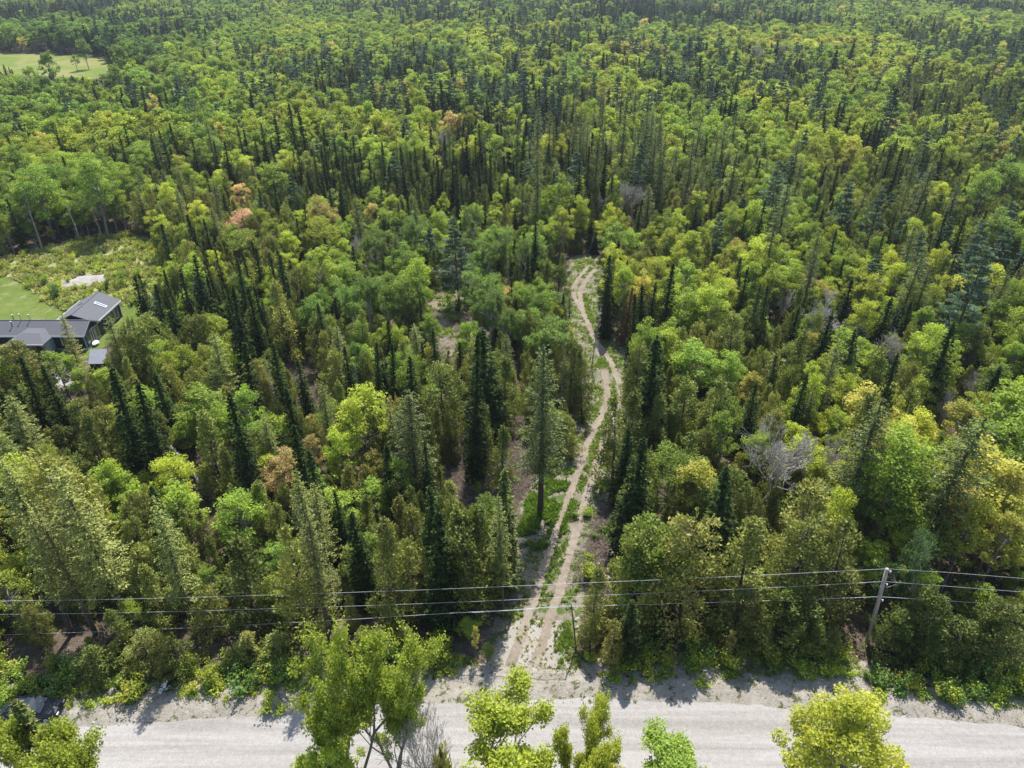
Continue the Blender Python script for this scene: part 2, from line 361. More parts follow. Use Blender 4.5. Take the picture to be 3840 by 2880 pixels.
def g_pine(seed, H=16., R=2.7, lod=1.0, base=.22, n_wh=15, pads=5):
    r = RS(seed); S, P = trunk_segs(H, .2, r, .012)
    C, A, Nn, L = [], [], [], []
    for z in np.linspace(base*H, H*.97, n_wh):
        t = (z/H-base)/(1-base); rad = R*(1-t)**.75*r.uniform(.75, 1.15)+.35; a0 = r.uniform(0, 6.28)
        for j in range(5):
            az = a0+j*1.257+r.uniform(-.4, .4); rl = rad*r.uniform(.6, 1.15); d = np.array([math.cos(az), math.sin(az), 0]); side = np.array([-d[1], d[0], 0])
            b0 = at_h(P, np.array([min(H*.98, z+r.uniform(-.5, .5))]))[0]; tip = b0+d*rl+np.array([0, 0, rl*r.uniform(-.05, .28)]); S.append(np.concatenate([b0, tip, [.045, .012]]))
            for k in range(pads):
                f = r.uniform(.35, 1.05); c = b0+(tip-b0)*f+side*r.normal(0, .16*rl); rr = .22+.12*rl*r.uniform(.5, 1.1)
                n = int(30/lod**1.6); e = rdir(r, n)*np.array([1, 1, .28])*rr*r.uniform(.4, 1, n)[:, None]
                C.append(c+e); A.append(e+np.array([0, 0, .25])+d*.2+r.normal(0, .12, (n, 3))); Nn.append(np.array([0, 0, 1.])+r.normal(0, .6, (n, 3))); L.append(.33*lod*r.uniform(.7, 1.2, n))
    n = 20; C.append(at_h(P, np.linspace(H*.93, H, n))+r.normal(0, .12, (n, 3))); A.append(rdir(r, n)+np.array([0, 0, 1])); Nn.append(rdir(r, n)); L.append(np.full(n, .35))
    C, A, Nn, L = map(np.concatenate, (C, A, Nn, L)); V, F = leaves(C, A, Nn, L, L*.38); return V, F, r.rand(len(C)), S
def g_branching(seed, H=12., spread=.55, depth=5, r0=.2, leaf=0., per_tip=6, kids=(2, 4), first=.28, taper=.62, upward=.25, tipspread=.35, stems=1, gnarl=.18, rmin=.006):
    """trunk that forks again and again; leaves (if any) on the last two orders"""
    r = RS(seed); S = []; tips = []
    def go(p, d, L, rad, k):
        n = 3 if k < 2 else 2; pp = p
        for i in range(n):
            d = nrm(d+r.normal(0, gnarl, 3)*(.5 if k == 0 else 1)+np.array([0, 0, upward*.3])); q = pp+d*L/n
            ra, rb = rad*(1-.3*i/n), rad*(1-.3*(i+1)/n); S.append(np.concatenate([pp, q, [ra, rb]])); pp = q
            if k >= depth-2: tips.append(np.concatenate([q, d]))
            if k < depth and k > 0 and i < n-1 and r.rand() < .7:
                e = nrm(d+rdir(r, 1)[0]*spread*1.3+np.array([0, 0, upward])); go(q, e, L*taper*r.uniform(.6, 1), rb*.55, k+1)
        if k < depth:
            for j in range(r.randint(kids[0], kids[1]+1)):
                e = nrm(d+rdir(r, 1)[0]*spread*r.uniform(.7, 1.4)+np.array([0, 0, upward])); go(pp, e, L*taper*r.uniform(.75, 1.15), rad*.6, k+1)
    for s in range(stems):
        a = r.uniform(0, 6.28); go(np.zeros(3), nrm(np.array([math.cos(a)*.35*(stems > 1), math.sin(a)*.35*(stems > 1), 1])), H*first, r0*(1 if stems == 1 else .7), 0)
    S = np.array(S); hmax = S[:, [2, 5]].max(); k = H/hmax; S[:, :6] *= k; S[:, 6:] = np.maximum(S[:, 6:], rmin)
    if not leaf: return None, None, None, S
    tp = np.array(tips); tp[:, :3] *= k; n = len(tp)*per_tip; ii = np.repeat(np.arange(len(tp)), per_tip)
    C = tp[ii, :3]+rdir(r, n)*tipspread*r.rand(n)[:, None]**.5
    V, F = leaves(C, rdir(r, n)+np.array([0, 0, -.25]), np.array([0, 0, .7])+r.normal(0, .6, (n, 3)), leaf*r.uniform(.7, 1.3, n), leaf*.8*r.uniform(.7, 1.2, n))
    return V, F, np.clip(r.rand(n)*.7+.3*r.rand(len(tp))[ii], 0, 1), S
def g_snag(seed, H=11., twigs=120, r0=.11, L=.8, needles=0):
    r = RS(seed); S, P = trunk_segs(H, r0, r, .012)
    for i in range(twigs):
        z = H*r.uniform(.12, .98); az = r.uniform(0, 6.28); l = L*(1.1-z/H)*r.uniform(.4, 1.2)+.12
        p = at_h(P, np.array([z]))[0]; q = p+np.array([math.cos(az)*l, math.sin(az)*l, r.uniform(-.4, .1)*l]); S.append(np.concatenate([p, q, [.022, .008]]))
        for j in range(2):
            u = p+(q-p)*r.uniform(.3, .9); w = u+nrm((q-p)+r.normal(0, .35, 3)*l)*l*.4; S.append(np.concatenate([u, w, [.012, .005]]))
    return None, None, None, S
def g_shrub(seed, H=1.6, R=.9, n=420, leaf=.17, stems=7):
    r = RS(seed); S = []; C, A, Nn = [], [], []
    for i in range(stems):
        a = r.uniform(0, 6.28); t = np.array([math.cos(a)*R*r.uniform(.2, .85), math.sin(a)*R*r.uniform(.2, .85), H*r.uniform(.55, 1.)])
        S.append(np.concatenate([[0, 0, 0], t*.5+[0, 0, .15*H], [.025, .018]])); S.append(np.concatenate([t*.5+[0, 0, .15*H], t, [.018, .008]]))
        m = n//stems; d = rdir(r, m); f = r.uniform(.25, 1.05, m)[:, None]
        c = t*f*np.array([1, 1, 1])+d*.33*R*f; c[:, 2] = np.abs(c[:, 2]); C.append(c); A.append(rdir(r, m)); Nn.append(d+np.array([0, 0, .7])+r.normal(0, .4, (m, 3)))
    C, A, Nn = map(np.concatenate, (C, A, Nn)); L = leaf*r.uniform(.7, 1.3, len(C)); V, F = leaves(C, A, Nn, L, L*.75)
    return V, F, r.rand(len(C)), S
def g_tuft(seed, H=.3, n=11, spread=.14):
    r = RS(seed); c = np.zeros((n, 3)); c[:, :2] = r.normal(0, spread*.4, (n, 2)); d = rdir(r, n)*.55+np.array([0, 0, 1]); d = nrm(d); L = H*r.uniform(.6, 1.2, n)
    c = c+d*(L/2)[:, None]; V, F = leaves(c, d, rdir(r, n), L, L*.28); return V, F, r.rand(n), []

PROTO = {}     # kind -> list of dict(crown mesh, trunk mesh, joined object, H, R)
def proto(kind, gen, leafmat, woodmat, H, R, k=3, wood_part='trunk'):
    V, F, T, S = gen
    p = {'H': H, 'R': R, 'crown': None, 'trunk': None, 'lm': leafmat, 'wm': woodmat}
    i = len(PROTO.setdefault(kind, []))
    if V is not None: p['crown'] = mesh_np(kind+'_crown', V, F, M[leafmat], tone=T)
    if len(S):
        S = np.array(S); big = S[:, 6] > .06; parts = []
        if big.any(): parts.append(tubes(S[big], 6))
        if (~big).any(): parts.append(tubes(S[~big], 3))
        tv, tf, b = [], [], 0
        for v, f in parts: tv.append(v); tf.append(f+b); b += len(v)
        tv, tf = np.concatenate(tv), np.concatenate(tf)
        p['trunk'] = mesh_np(kind+'_trunk', tv, tf, M[woodmat], smooth=True)
        if V is not None:
            V2 = np.concatenate([V, tv]); F2 = np.concatenate([F, tf+len(V)])
            me = mesh_np(kind+'_whole', V2, F2, [M[leafmat], M[woodmat]], np.concatenate([np.zeros(len(F)), np.ones(len(tf))]), np.concatenate([T, np.full(len(tf), .5)]))
        else: me = p['trunk']
    else: me = p['crown']
    p['joined'] = bpy.data.objects.new('%s_%02d' % (kind, i), me)
    p['tris'] = len(F)*2 if V is not None else 0
    PROTO[kind].append(p); return p

for s in range(4): proto('spruce', g_spruce(10+s, 13, [1.5, 1.25, 1.7, 1.05][s], n_wh=[42, 44, 40, 46][s]), 'spruce', 'bark', 13, 1.6)
for s in range(3): proto('lanky', g_spruce(20+s, 18, [1.9, 1.5, 2.2][s], base=[.26, .32, .2][s], n_wh=[40, 38, 44][s], sparse=.72, droop=.18, pw=.5, leaf=.22, step=.15), 'cedar', 'bark', 18, 2)
for s in range(7): proto('cedar', g_cedar(30+s, 9, [1.75, 1.35, 2.1, 1.6, 1.9, 2.2, 1.5][s], pw=[.58, .72, .45, .64, .42, .38, .5][s], lobes=[84, 70, 110, 80, 96, 120, 70][s]), 'cedar', 'bark', 9, 1.55)
for s in range(5): proto('broadleaf', g_leafy(40+s, 11, [2.3, 2.0, 2.6, 1.7, 2.4][s], base=[.25, .3, .2, .3, .35][s]), 'broadleaf', 'greybark', 11, 2.3)
for s in range(3): proto('pine', g_pine(50+s, 16, [2.7, 3.1, 2.3][s]), 'pine', 'bark', 16, 2.8)
for s in range(3): proto('ash', g_branching(60+s, 11, .62, 5, .2, .17, 4, upward=.16, tipspread=.4, rmin=.012), 'broadleaf', 'barewood', 11, 4)
for s in range(3): proto('bare', g_branching(70+s, 10, .60, 6, .13, upward=.14, rmin=.011, taper=.74, gnarl=.13), None, 'barewood', 10, 4)
for s in range(3): proto('snag', g_snag(80+s), None, 'deadwood', 11, .7)
for s in range(4): proto('shrub', g_shrub(90+s, 1.7, 1.0), 'broadleaf', 'bark', 1.7, 1.0)
for s in range(2): proto('young', g_cedar(95+s, 4, 1.1, lobes=34, pw=.7), 'cedar', 'bark', 4, 1.1)
for s in range(3): proto('poplar', g_branching(100+s, 19, .50, 6, .24, .165, 9, (2, 3), first=.15, upward=.32, tipspread=.42, taper=.68), 'broadleaf', 'greybark', 19, 4)
for s in range(2): proto('maple', g_leafy(150+s, 13, 3.3, lobes=150, leaf=.16, dens=1.7, base=.2, trunk=.2, rag=1.15), 'broadleaf', 'greybark', 13, 3.3)
for s in range(3): proto('multistem', g_branching(160+s, 12, .40, 5, .13, .15, 15, (2, 3), first=.2, upward=.42, tipspread=.5, stems=3), 'broadleaf', 'greybark', 12, 3)
# coarser copies for trees farther than about 220 m
for s in range(3): proto('spruce_far', g_spruce(110+s, 13, [1.6, 1.3, 1.8][s], n_wh=24, lod=1.9), 'spruce', 'bark', 13, 1.6)
for s in range(3): proto('cedar_far', g_cedar(120+s, 9, 1.95, lod=1.9, lobes=64, pw=.48), 'cedar', 'bark', 9, 1.55)
for s in range(4): proto('broadleaf_far', g_leafy(130+s, 11, [2.4, 2.1, 2.7, 2.5][s], lod=1.9, lobes=34), 'broadleaf', 'greybark', 11, 2.4)
for s in range(2): proto('pine_far', g_pine(140+s, 16, 2.9, lod=1.8, n_wh=12, pads=4), 'pine', 'bark', 16, 2.8)

# ------------------------------------------------------------------ ground sheets
def d_poly(P, X, Y):
    """distance to polyline / outline segments"""
    best = np.full(X.shape, 1e9)
    for a, b in zip(P[:-1], P[1:]):
        ab = b-a; t = np.clip(((X-a[0])*ab[0]+(Y-a[1])*ab[1])/(ab@ab+1e-9), 0, 1)
        best = np.minimum(best, np.hypot(X-a[0]-t*ab[0], Y-a[1]-t*ab[1]))
    return best
def inside(P, X, Y):
    r = np.zeros(X.shape, bool); n = len(P)
    for i in range(n):
        x0, y0 = P[i]; x1, y1 = P[(i+1) % n]
        if y0 == y1: continue
        c = ((y0 > Y) != (y1 > Y)) & (X < (x1-x0)*(Y-y0)/(y1-y0)+x0); r ^= c
    return r
def sd_area(P):
    P = np.asarray(P, float); Q = np.vstack([P, P[:1]])
    return lambda X, Y: np.where(inside(P, X, Y), 1, -1)*d_poly(Q, X, Y)
def sd_line(P, w):
    P = np.asarray(P, float); return lambda X, Y: w/2-d_poly(P, X, Y)
def vnoise(X, Y, s, seed=0):
    """smooth value noise"""
    r = RS(seed); G = r.rand(64, 64); x, y = X/s, Y/s; xi, yi = np.floor(x).astype(int), np.floor(y).astype(int)
    fx, fy = x-xi, y-yi; fx = fx*fx*(3-2*fx); fy = fy*fy*(3-2*fy); g = lambda a, b: G[a % 64, b % 64]
    return (g(xi, yi)*(1-fx)+g(xi+1, yi)*fx)*(1-fy)+(g(xi, yi+1)*(1-fx)+g(xi+1, yi+1)*fx)*fy
def sheet(name, sdf, box, z, mat, cell=.5, margin=.6, hump=0., **props):
    x0, x1, y0, y1 = box; nx, ny = int((x1-x0)/cell)+1, int((y1-y0)/cell)+1
    gx, gy = np.meshgrid(x0+np.arange(nx)*cell, y0+np.arange(ny)*cell); sd = sdf(gx, gy)
    zz = z+hump*np.clip(sd/1.2, 0, 1)*(.5*vnoise(gx, gy, 2.2, 3)+.35*vnoise(gx, gy, .9, 4)+.15*vnoise(gx, gy, .5, 5))
    idx = np.arange(nx*ny).reshape(ny, nx); q = np.stack([idx[:-1, :-1], idx[:-1, 1:], idx[1:, 1:], idx[1:, :-1]], -1).reshape(-1, 4)
    keep = (sd.ravel()[q].max(1) > -margin); q = q[keep]; used, inv = np.unique(q, return_inverse=True)
    V = np.stack([gx.ravel(), gy.ravel(), zz.ravel()], 1)[used]
    return link(name, mesh_np(name, V, inv.reshape(-1, 4), M[mat], attrs={'edge': sd.ravel()[used]}, smooth=True), None, None, **dict(dict(kind='structure'), **props))

g = MB(); R0 = 7000; g.poly([(-R0, -600, 0), (R0, -600, 0), (R0, R0, 0), (-R0, R0, 0)], [(0, 1, 2, 3)])
g.build('ground', M['floor'], kind='structure')
ROAD_UP = np.array([(-140, 30), (-60, 34.0), (-44, 35.6)]+[tuple(un(*p)[:2]) for p in ((260, 2700), (700, 2672), (1100, 2650), (1528, 2615), (2200, 2590), (2700, 2612), (2965, 2630), (3400, 2660), (3840, 2700))]+[(60, 34.6), (140, 30)])
ROAD = np.vstack([ROAD_UP, ROAD_UP[::-1]-np.array([0, 9.2])])
VERGE_UP = np.vstack([[(-140, 40), (-60, 44)], crw('02', [(0, 1120), (420, 1090), (900, 1090), (1350, 1030), (1860, 1060)]), crw('12', [(500, 1000), (700, 930), (960, 990)]), crw('12', [(1380, 990), (1700, 930), (2000, 940)]), crw('22', [(100, 930), (400, 890), (1000, 920), (1450, 1080), (2212, 1150)]), [(60, 41), (140, 37)]])
VERGE = np.vstack([VERGE_UP, ROAD_UP[::-1]-np.array([0, 1.0])])
VERGE2 = np.array([(-140, 27), (140, 27), (140, 20), (-140, 20)], float)
RUT_L = np.vstack([crw('12', [(1090, 1010), (1170, 800), (1215, 660), (1250, 560), (1290, 440), (1320, 330), (1370, 200), (1395, 110), (1440, 0)]), crw('11', [(1500, 1490), (1540, 1380), (1590, 1230), (1640, 1120), (1690, 1030), (1722, 950), (1724, 860), (1700, 750)])])
RUT_R = np.vstack([crw('12', [(1240, 1000), (1300, 870), (1350, 690), (1385, 590), (1412, 530), (1440, 400), (1480, 280), (1510, 180), (1540, 80), (1560, 0)]), crw('11', [(1600, 1520), (1640, 1380), (1680, 1280), (1700, 1190), (1745, 1070), (1790, 970), (1812, 870), (1785, 780), (1740, 680), (1680, 590), (1640, 540), (1598, 440), (1560, 350), (1545, 240), (1580, 165), (1640, 90)])])
RUT_L2 = crw('11', [(1560, 350), (1510, 270), (1500, 205), (1540, 140), (1590, 80)])
TRACK = crw('12', [(1200, 900), (1290, 700), (1340, 540), (1390, 300), (1470, 60)]); TRACK = np.vstack([TRACK, crw('11', [(1560, 1480), (1620, 1300), (1690, 1090), (1750, 940), (1760, 830), (1700, 670), (1640, 540), (1590, 400), (1550, 260), (1560, 150), (1610, 60)]), [(15.5, 137)]])
APRON = np.vstack([crw('12', [(420, 1180), (760, 1070), (960, 960), (1060, 800), (1130, 700), (1430, 700), (1420, 930), (1560, 1060), (2000, 1190)]), [(12, 36.5), (-14, 36)]])
LAWN = dsp([(-260, 560), (0, 592), (60, 618), (95, 650), (120, 668), (250, 655), (300, 655), (298, 705), (262, 720), (215, 760), (170, 785), (60, 770), (-260, 800)]); LAWN = np.array([un(x, y)[:2] for x, y in LAWN])
SCRUB = dsp([(-260, 560), (0, 560), (60, 548), (150, 520), (260, 505), (330, 520), (350, 560), (345, 620), (300, 660), (150, 675), (95, 655), (45, 610), (0, 596), (-260, 580)]); SCRUB = np.array([un(x, y)[:2] for x, y in SCRUB])
FIELD = dsp([(-60, 112), (120, 118), (225, 125), (235, 150), (222, 172), (120, 165), (-60, 158)]); FIELD = np.array([un(x, y)[:2] for x, y in FIELD])
DIRT = dsp([(925, 630), (985, 620), (1010, 660), (1005, 730), (985, 770), (950, 765), (930, 700)]); DIRT = np.array([un(x, y)[:2] for x, y in DIRT])
SLASH = [dsp([(985, 900), (1060, 870), (1130, 920), (1140, 1090), (1060, 1110), (975, 1050)]), dsp([(1215, 1120), (1310, 1080), (1340, 1230), (1300, 1290), (1235, 1240)]), dsp([(1560, 1240), (1650, 1235), (1660, 1310), (1580, 1320)]),
         dsp([(620, 770), (665, 750), (690, 830), (700, 915), (655, 920), (630, 850)]), dsp([(1340, 480), (1440, 480), (1450, 540), (1350, 540)])]
SLASH = [np.array([un(x, y)[:2] for x, y in s]) for s in SLASH]
sheet('road', sd_area(ROAD), (-130, 130, 24, 42), .06, 'road', .6, .8)
sheet('roadside_verge', sd_area(VERGE), (-100, 100, 33, 47), .012, 'gravel_verge', .35, 1.4, .45)
sheet('near_roadside', sd_area(VERGE2), (-100, 100, 19, 29), .012, 'gravel_verge', .8, 1.4, .3)
sheet('gravel_apron', sd_area(APRON), (-22, 18, 34, 50), .035, 'apron', .35, 1.2)
OPEN = [np.array([un(x, y)[:2] for x, y in dsp(q)]) for q in ([(1108, 1160), (1200, 1120), (1190, 1300), (1150, 1340), (1105, 1300)], [(1235, 1130), (1290, 1180), (1310, 1250), (1262, 1290), (1258, 1440), (1200, 1450), (1215, 1300)], [(1130, 1030), (1245, 1000), (1240, 1100), (1150, 1180)], [(1225, 560), (1275, 540), (1270, 640), (1235, 640)])]
sheet('track_grass', sd_line(TRACK, 7.6), (-8, 30, 38, 170), .022, 'trackside', .4, 1.2)
sheet('clearing_grass', sd_area(np.array([un(x, y)[:2] for x, y in dsp([(1120, 1090), (1160, 1020), (1250, 1000), (1245, 1100), (1215, 1190), (1150, 1200), (1105, 1180)])])), (-6, 14, 44, 80), .018, 'trackside', .4, 1.2)
def rut_sdf(X, Y): return np.maximum.reduce([sd_line(RUT_L, .92)(X, Y), sd_line(RUT_R, .92)(X, Y), sd_line(RUT_L2, .85)(X, Y)])
sheet('gravel_track', rut_sdf, (-6, 24, 38, 145), .045, 'rut', .2, .4)
sheet('lawn', sd_area(LAWN), (-140, -50, 80, 140), .02, 'lawn', .8, 1)
sheet('scrub_ground', sd_area(SCRUB), (-150, -50, 100, 160), .014, 'scrubfloor', .8, 2)
sheet('far_field', sd_area(FIELD), (-320, -100, 280, 480), .02, 'field', 4, 6)
sheet('dirt_clearing', sd_area(DIRT), (-20, 0, 70, 130), .02, 'dirt', .5, 1.2, .3)
_rp = np.array([un(*cr('01', x, y))[:2] for x, y in ((360, 190), (520, 130), (680, 120), (690, 170), (560, 200), (420, 215))])
sheet('stone_rubble_patch', sd_area(_rp), (-110, -60, 110, 135), .03, 'rubble_pad', .4, 1, .4)
_rd = np.array([un(*cr('01', x, y))[:2] for x, y in ((340, 730), (450, 720), (500, 850), (440, 900), (370, 860))])
sheet('gravel_driveway', sd_area(_rd), (-80, -50, 70, 100), .03, 'rubble_pad', .5, 1, .1)

# ------------------------------------------------------------------ the trees that can be picked out one by one
# kind, tile, x, y of the top in that tile's zoomed coordinates, height m, width factor, tint, label (or None)
HERO = []
def H_(kind, tile, rows, tint=.4, w=1.0, label=None):
    for r in rows:
        x, y, h = r[:3]; HERO.append([kind, *cr(tile, x, y), h, r[3] if len(r) > 3 else w, r[4] if len(r) > 4 else tint, r[5] if len(r) > 5 else label])
H_('spruce', '00', [(795, 800, 14), (765, 870, 13), (1110, 800, 15), (1165, 850, 11), (945, 900, 11), (1015, 950, 13), (1060, 930, 12), (1235, 900, 13), (1320, 985, 8), (1370, 915, 13), (1445, 915, 15, 1.4),
    (1545, 810, 14), (1650, 900, 12), (1780, 750, 15), (1870, 665, 19, 1.2), (1960, 730, 16), (2095, 810, 10), (1690, 800, 15), (1920, 970, 13), (2080, 940, 15), (2170, 920, 11), (2040, 1010, 13), (1765, 1170, 12), (1705, 975, 8), (605, 540, 11),
    (1910, 1410, 10), (1640, 1560, 8), (2150, 1060, 11), (470, 930, 8), (640, 950, 10), (710, 940, 9), (740, 930, 9)], .4)
H_('spruce', '00', [(1420, 850, 8, .8, 1.0, 'small rust-red dying spruce spire among yellow-green crowns')])
H_('spruce', '10', [(5, 1040, 14), (70, 1040, 11), (125, 950, 11), (265, 920, 15), (400, 950, 16, 1.1), (490, 960, 14), (610, 1090, 12), (680, 880, 15), (770, 930, 11), (710, 1030, 13), (745, 1020, 13), (800, 960, 11), (860, 890, 13), (905, 800, 16), (980, 920, 8),
    (1090, 930, 8), (1060, 1005, 11, 1.4), (895, 1070, 9), (755, 1140, 14), (785, 1190, 9), (1025, 1175, 8), (970, 1185, 7), (1075, 1145, 9), (930, 1290, 10), (1125, 1345, 7), (1425, 960, 9), (1485, 900, 15), (1545, 1010, 17), (1605, 950, 17),
    (650, 520, 17, 1.6), (300, 400, 12), (470, 240, 14), (710, 370, 14, 1.3), (1050, 360, 10), (1115, 340, 14, 1.5), (990, 240, 10), (1340, 270, 15, 1.4), (1940, 370, 13), (1700, 340, 13, 1.5), (2080, 420, 13), (1255, 1450, 13), (430, 1260, 13), (1155, 650, 9), (1190, 670, 9), (920, 700, 8), (1925, 1290, 12),
    (1870, 1350, 8), (820, 230, 10), (575, 210, 10), (1740, 580, 9), (1570, 560, 9), (1835, 300, 9), (760, 680, 9), (445, 660, 7)], .35)
H_('lanky', '10', [(1660, 710, 24, .9, .15), (1840, 640, 24, 1.1, .3), (2010, 720, 20, .9, .2), (1275, 680, 24, 1.0, .3), (1275, 960, 20, .9, .3), (2090, 920, 18, .9, .2), (1130, 720, 18, .8, .2), (1380, 760, 17, .8, .2), (1510, 700, 18, .8, .3), (1895, 860, 17, .8, .3), (690, 800, 15, .8, .3), (100, 1250, 14, 1, .4), (480, 1280, 12, 1, .4)])
H_('spruce', '20', [(470, 600, 11), (580, 630, 10), (510, 610, 8), (680, 670, 11), (1030, 670, 13), (1043, 665, 11), (1095, 760, 11), (1190, 790, 12), (1215, 840, 8), (1270, 780, 12), (1300, 780, 12), (1380, 890, 12), (1420, 945, 16, 1.3), (1350, 960, 15, 1.3), (1700, 955, 13, 1.2), (1690, 440, 11),
    (1240, 460, 8), (1120, 550, 8), (1650, 650, 10), (1820, 620, 12), (1880, 540, 9), (1950, 560, 9), (2160, 660, 8), (330, 600, 14), (345, 640, 13), (245, 660, 10), (285, 650, 10), (45, 620, 12), (120, 510, 12), (940, 720, 12), (745, 770, 9), (1060, 440, 9), (620, 260, 15, 1.6), (755, 380, 14, 1.5),
    (1000, 320, 15, 1.6), (1110, 270, 14, 1.6), (130, 360, 14, 1.6), (920, 1070, 8), (1010, 1070, 12), (90, 1330, 10), (205, 1300, 8), (1720, 1370, 14, 1.1), (1835, 1370, 14, 1.1), (430, 280, 9, 1.6), (1395, 1090, 8), (1050, 1040, 6), (20, 860, 12), (150, 890, 9, .7), (1720, 560, 9), (1740, 640, 9), (1600, 560, 6), (1525, 600, 7), (1200, 800, 10), (2140, 920, 8), (2080, 980, 8), (320, 200, 10), (710, 190, 9), (1530, 220, 8), (1430, 180, 9, 1.5)], .3)
H_('lanky', '20', [(340, 990, 17, 1.4, .1), (70, 870, 19, .9, .2), (240, 850, 17, .8, .3), (1610, 1040, 17, 1.3, .1), (1820, 1150, 15, 1.1, .2), (700, 1190, 17, 1.5, .3), (780, 1020, 14, 1, .3), (1470, 1180, 12, .6, .5)])
H_('pine', '20', [(1410, 570, 20, 1.1, .1), (1600, 320, 15, 1.2, .4), (1540, 300, 14, 1, .4), (1275, 190, 19, 1.1, .3), (640, 1030, 17, 1.1, .7), (1290, 1220, 16, 1, .7), (1600, 1500, 14, 1, .7), (1980, 1440, 16, 1.1, .6), (850, 640, 12, 1.1, .5), (920, 670, 13, 1.1, .3), (2050, 250, 15, 1.2, .5), (2130, 340, 14, 1.2, .5), (1700, 260, 13, 1, .4), (2100, 740, 14, 1.1, .5), (2140, 640, 13, 1, .2), (2180, 860, 11, 1, .5), (250, 1380, 12, 1, .6), (2130, 1480, 13, 1, .4), (1850, 300, 13, 1, .6), (1760, 330, 11, 1, .6)])
H_('pine', '10', [(1450, 210, 15, 1.1, .4), (1380, 600, 14, 1, .3), (1420, 630, 13, 1, .2), (60, 560, 13, 1, .4), (190, 520, 15, 1, .2), (270, 510, 14, 1, .3), (410, 540, 13, 1, .6), (1290, 600, 12, 1, .2), (560, 1470, 10, 1, .5), (740, 1420, 16, 1.2, .7, 'pale feathery pine between the light green ash crowns'), (1240, 190, 14, 1.1, .5), (900, 490, 14, 1.1, .5), (1870, 120, 15, 1.2, .5), (2100, 290, 13, 1, .3)])
H_('broadleaf', '20', [(1250, 595, 13, 1.5, .72, 'large round lemon-yellow crown beside a big dark pine'), (1910, 660, 12, 1.7, .70), (870, 860, 12, 1.5, .66), (1005, 840, 12, 1.3, .64), (1345, 470, 12, 1.1, .6), (1620, 570, 11, 1.1, .6), (1540, 430, 10, 1.1, .58), (740, 560, 11, 1.1, .5),
    (590, 510, 11, 1.2, .45), (270, 450, 12, 1.4, .58), (450, 760, 10, 1.0, .6), (380, 720, 10, 1, .58), (300, 650, 10, 1.2, .55), (700, 830, 10, 1, .65), (110, 660, 11, 1.2, .52), (480, 1300, 12, 1.2, .58), (350, 1330, 12, 1.2, .58), (1160, 1050, 11, 1.1, .62), (1520, 1400, 11, 1.2, .62), (1910, 1070, 10, 1.0, .6),
    (2150, 1010, 14, 1.7, .42), (2000, 1110, 13, 1.4, .45), (2120, 1350, 14, 1.6, .42), (740, 1410, 10, 1.1, .5), (2090, 910, 9, 1, .86), (100, 1480, 12, 1.5, .64), (500, 1560, 11, 1.5, .66), (820, 1150, 9, .9, .55), (1690, 190, 11, 1.3, .68), (800, 260, 11, 1.2, .72), (1500, 720, 9, 1, .8), (1010, 940, 8, .8, .85), (1190, 500, 10, 1.1, .6), (1280, 530, 9, 1, .6)], label=None)
H_('broadleaf', '10', [(1400, 1130, 16, 1.3, .56, 'tall bright lime-green tree standing just left of the far end of the track'), (1440, 1340, 12, 1.2, .74), (490, 580, 15, 1.2, .62), (700, 715, 14, 1.3, .93, 'orange-budding maple crown beside a big dark spruce'), (760, 730, 13, 1.1, .86), (1420, 870, 12, 1.1, .76), (230, 740, 13, 1.4, .72), (300, 790, 12, 1.2, .8), (480, 860, 12, 1.2, .6), (240, 920, 13, 1.6, .52), (930, 780, 14, 1.5, .56), (1000, 860, 13, 1.5, .55),
    (1150, 880, 12, 1.4, .5), (320, 1250, 10, 1.3, .68), (1000, 1240, 9, 1.1, .6), (1130, 1270, 9, 1.1, .62), (650, 1250, 8, .9, .68), (1730, 720, 13, 1.1, .68), (1800, 790, 11, 1, .68), (1640, 640, 11, 1.0, .6), (1150, 660, 12, 1.3, .52), (860, 100, 15, 2.2, .45), (950, 100, 14, 1.8, .45), (1500, 370, 14, 1.2, .45), (1900, 480, 14, 1.5, .62), (2050, 500, 12, 1.4, .6), (1620, 470, 13, 1.3, .62),
    (1780, 1450, 10, 1.5, .5), (1900, 1490, 9, 1.2, .5), (2020, 1450, 9, 1.2, .62), (2120, 1360, 10, 1.3, .58), (2180, 1350, 9, 1.2, .6), (1090, 1130, 9, 1.2, .6), (30, 690, 12, 1.3, .66), (100, 760, 12, 1.2, .64), (170, 650, 12, 1.2, .5), (880, 880, 9, 1, .7), (760, 500, 10, 1, .84), (800, 300, 12, 1.3, .58), (560, 350, 12, 1.4, .52), (100, 170, 12, 1.5, .5)])
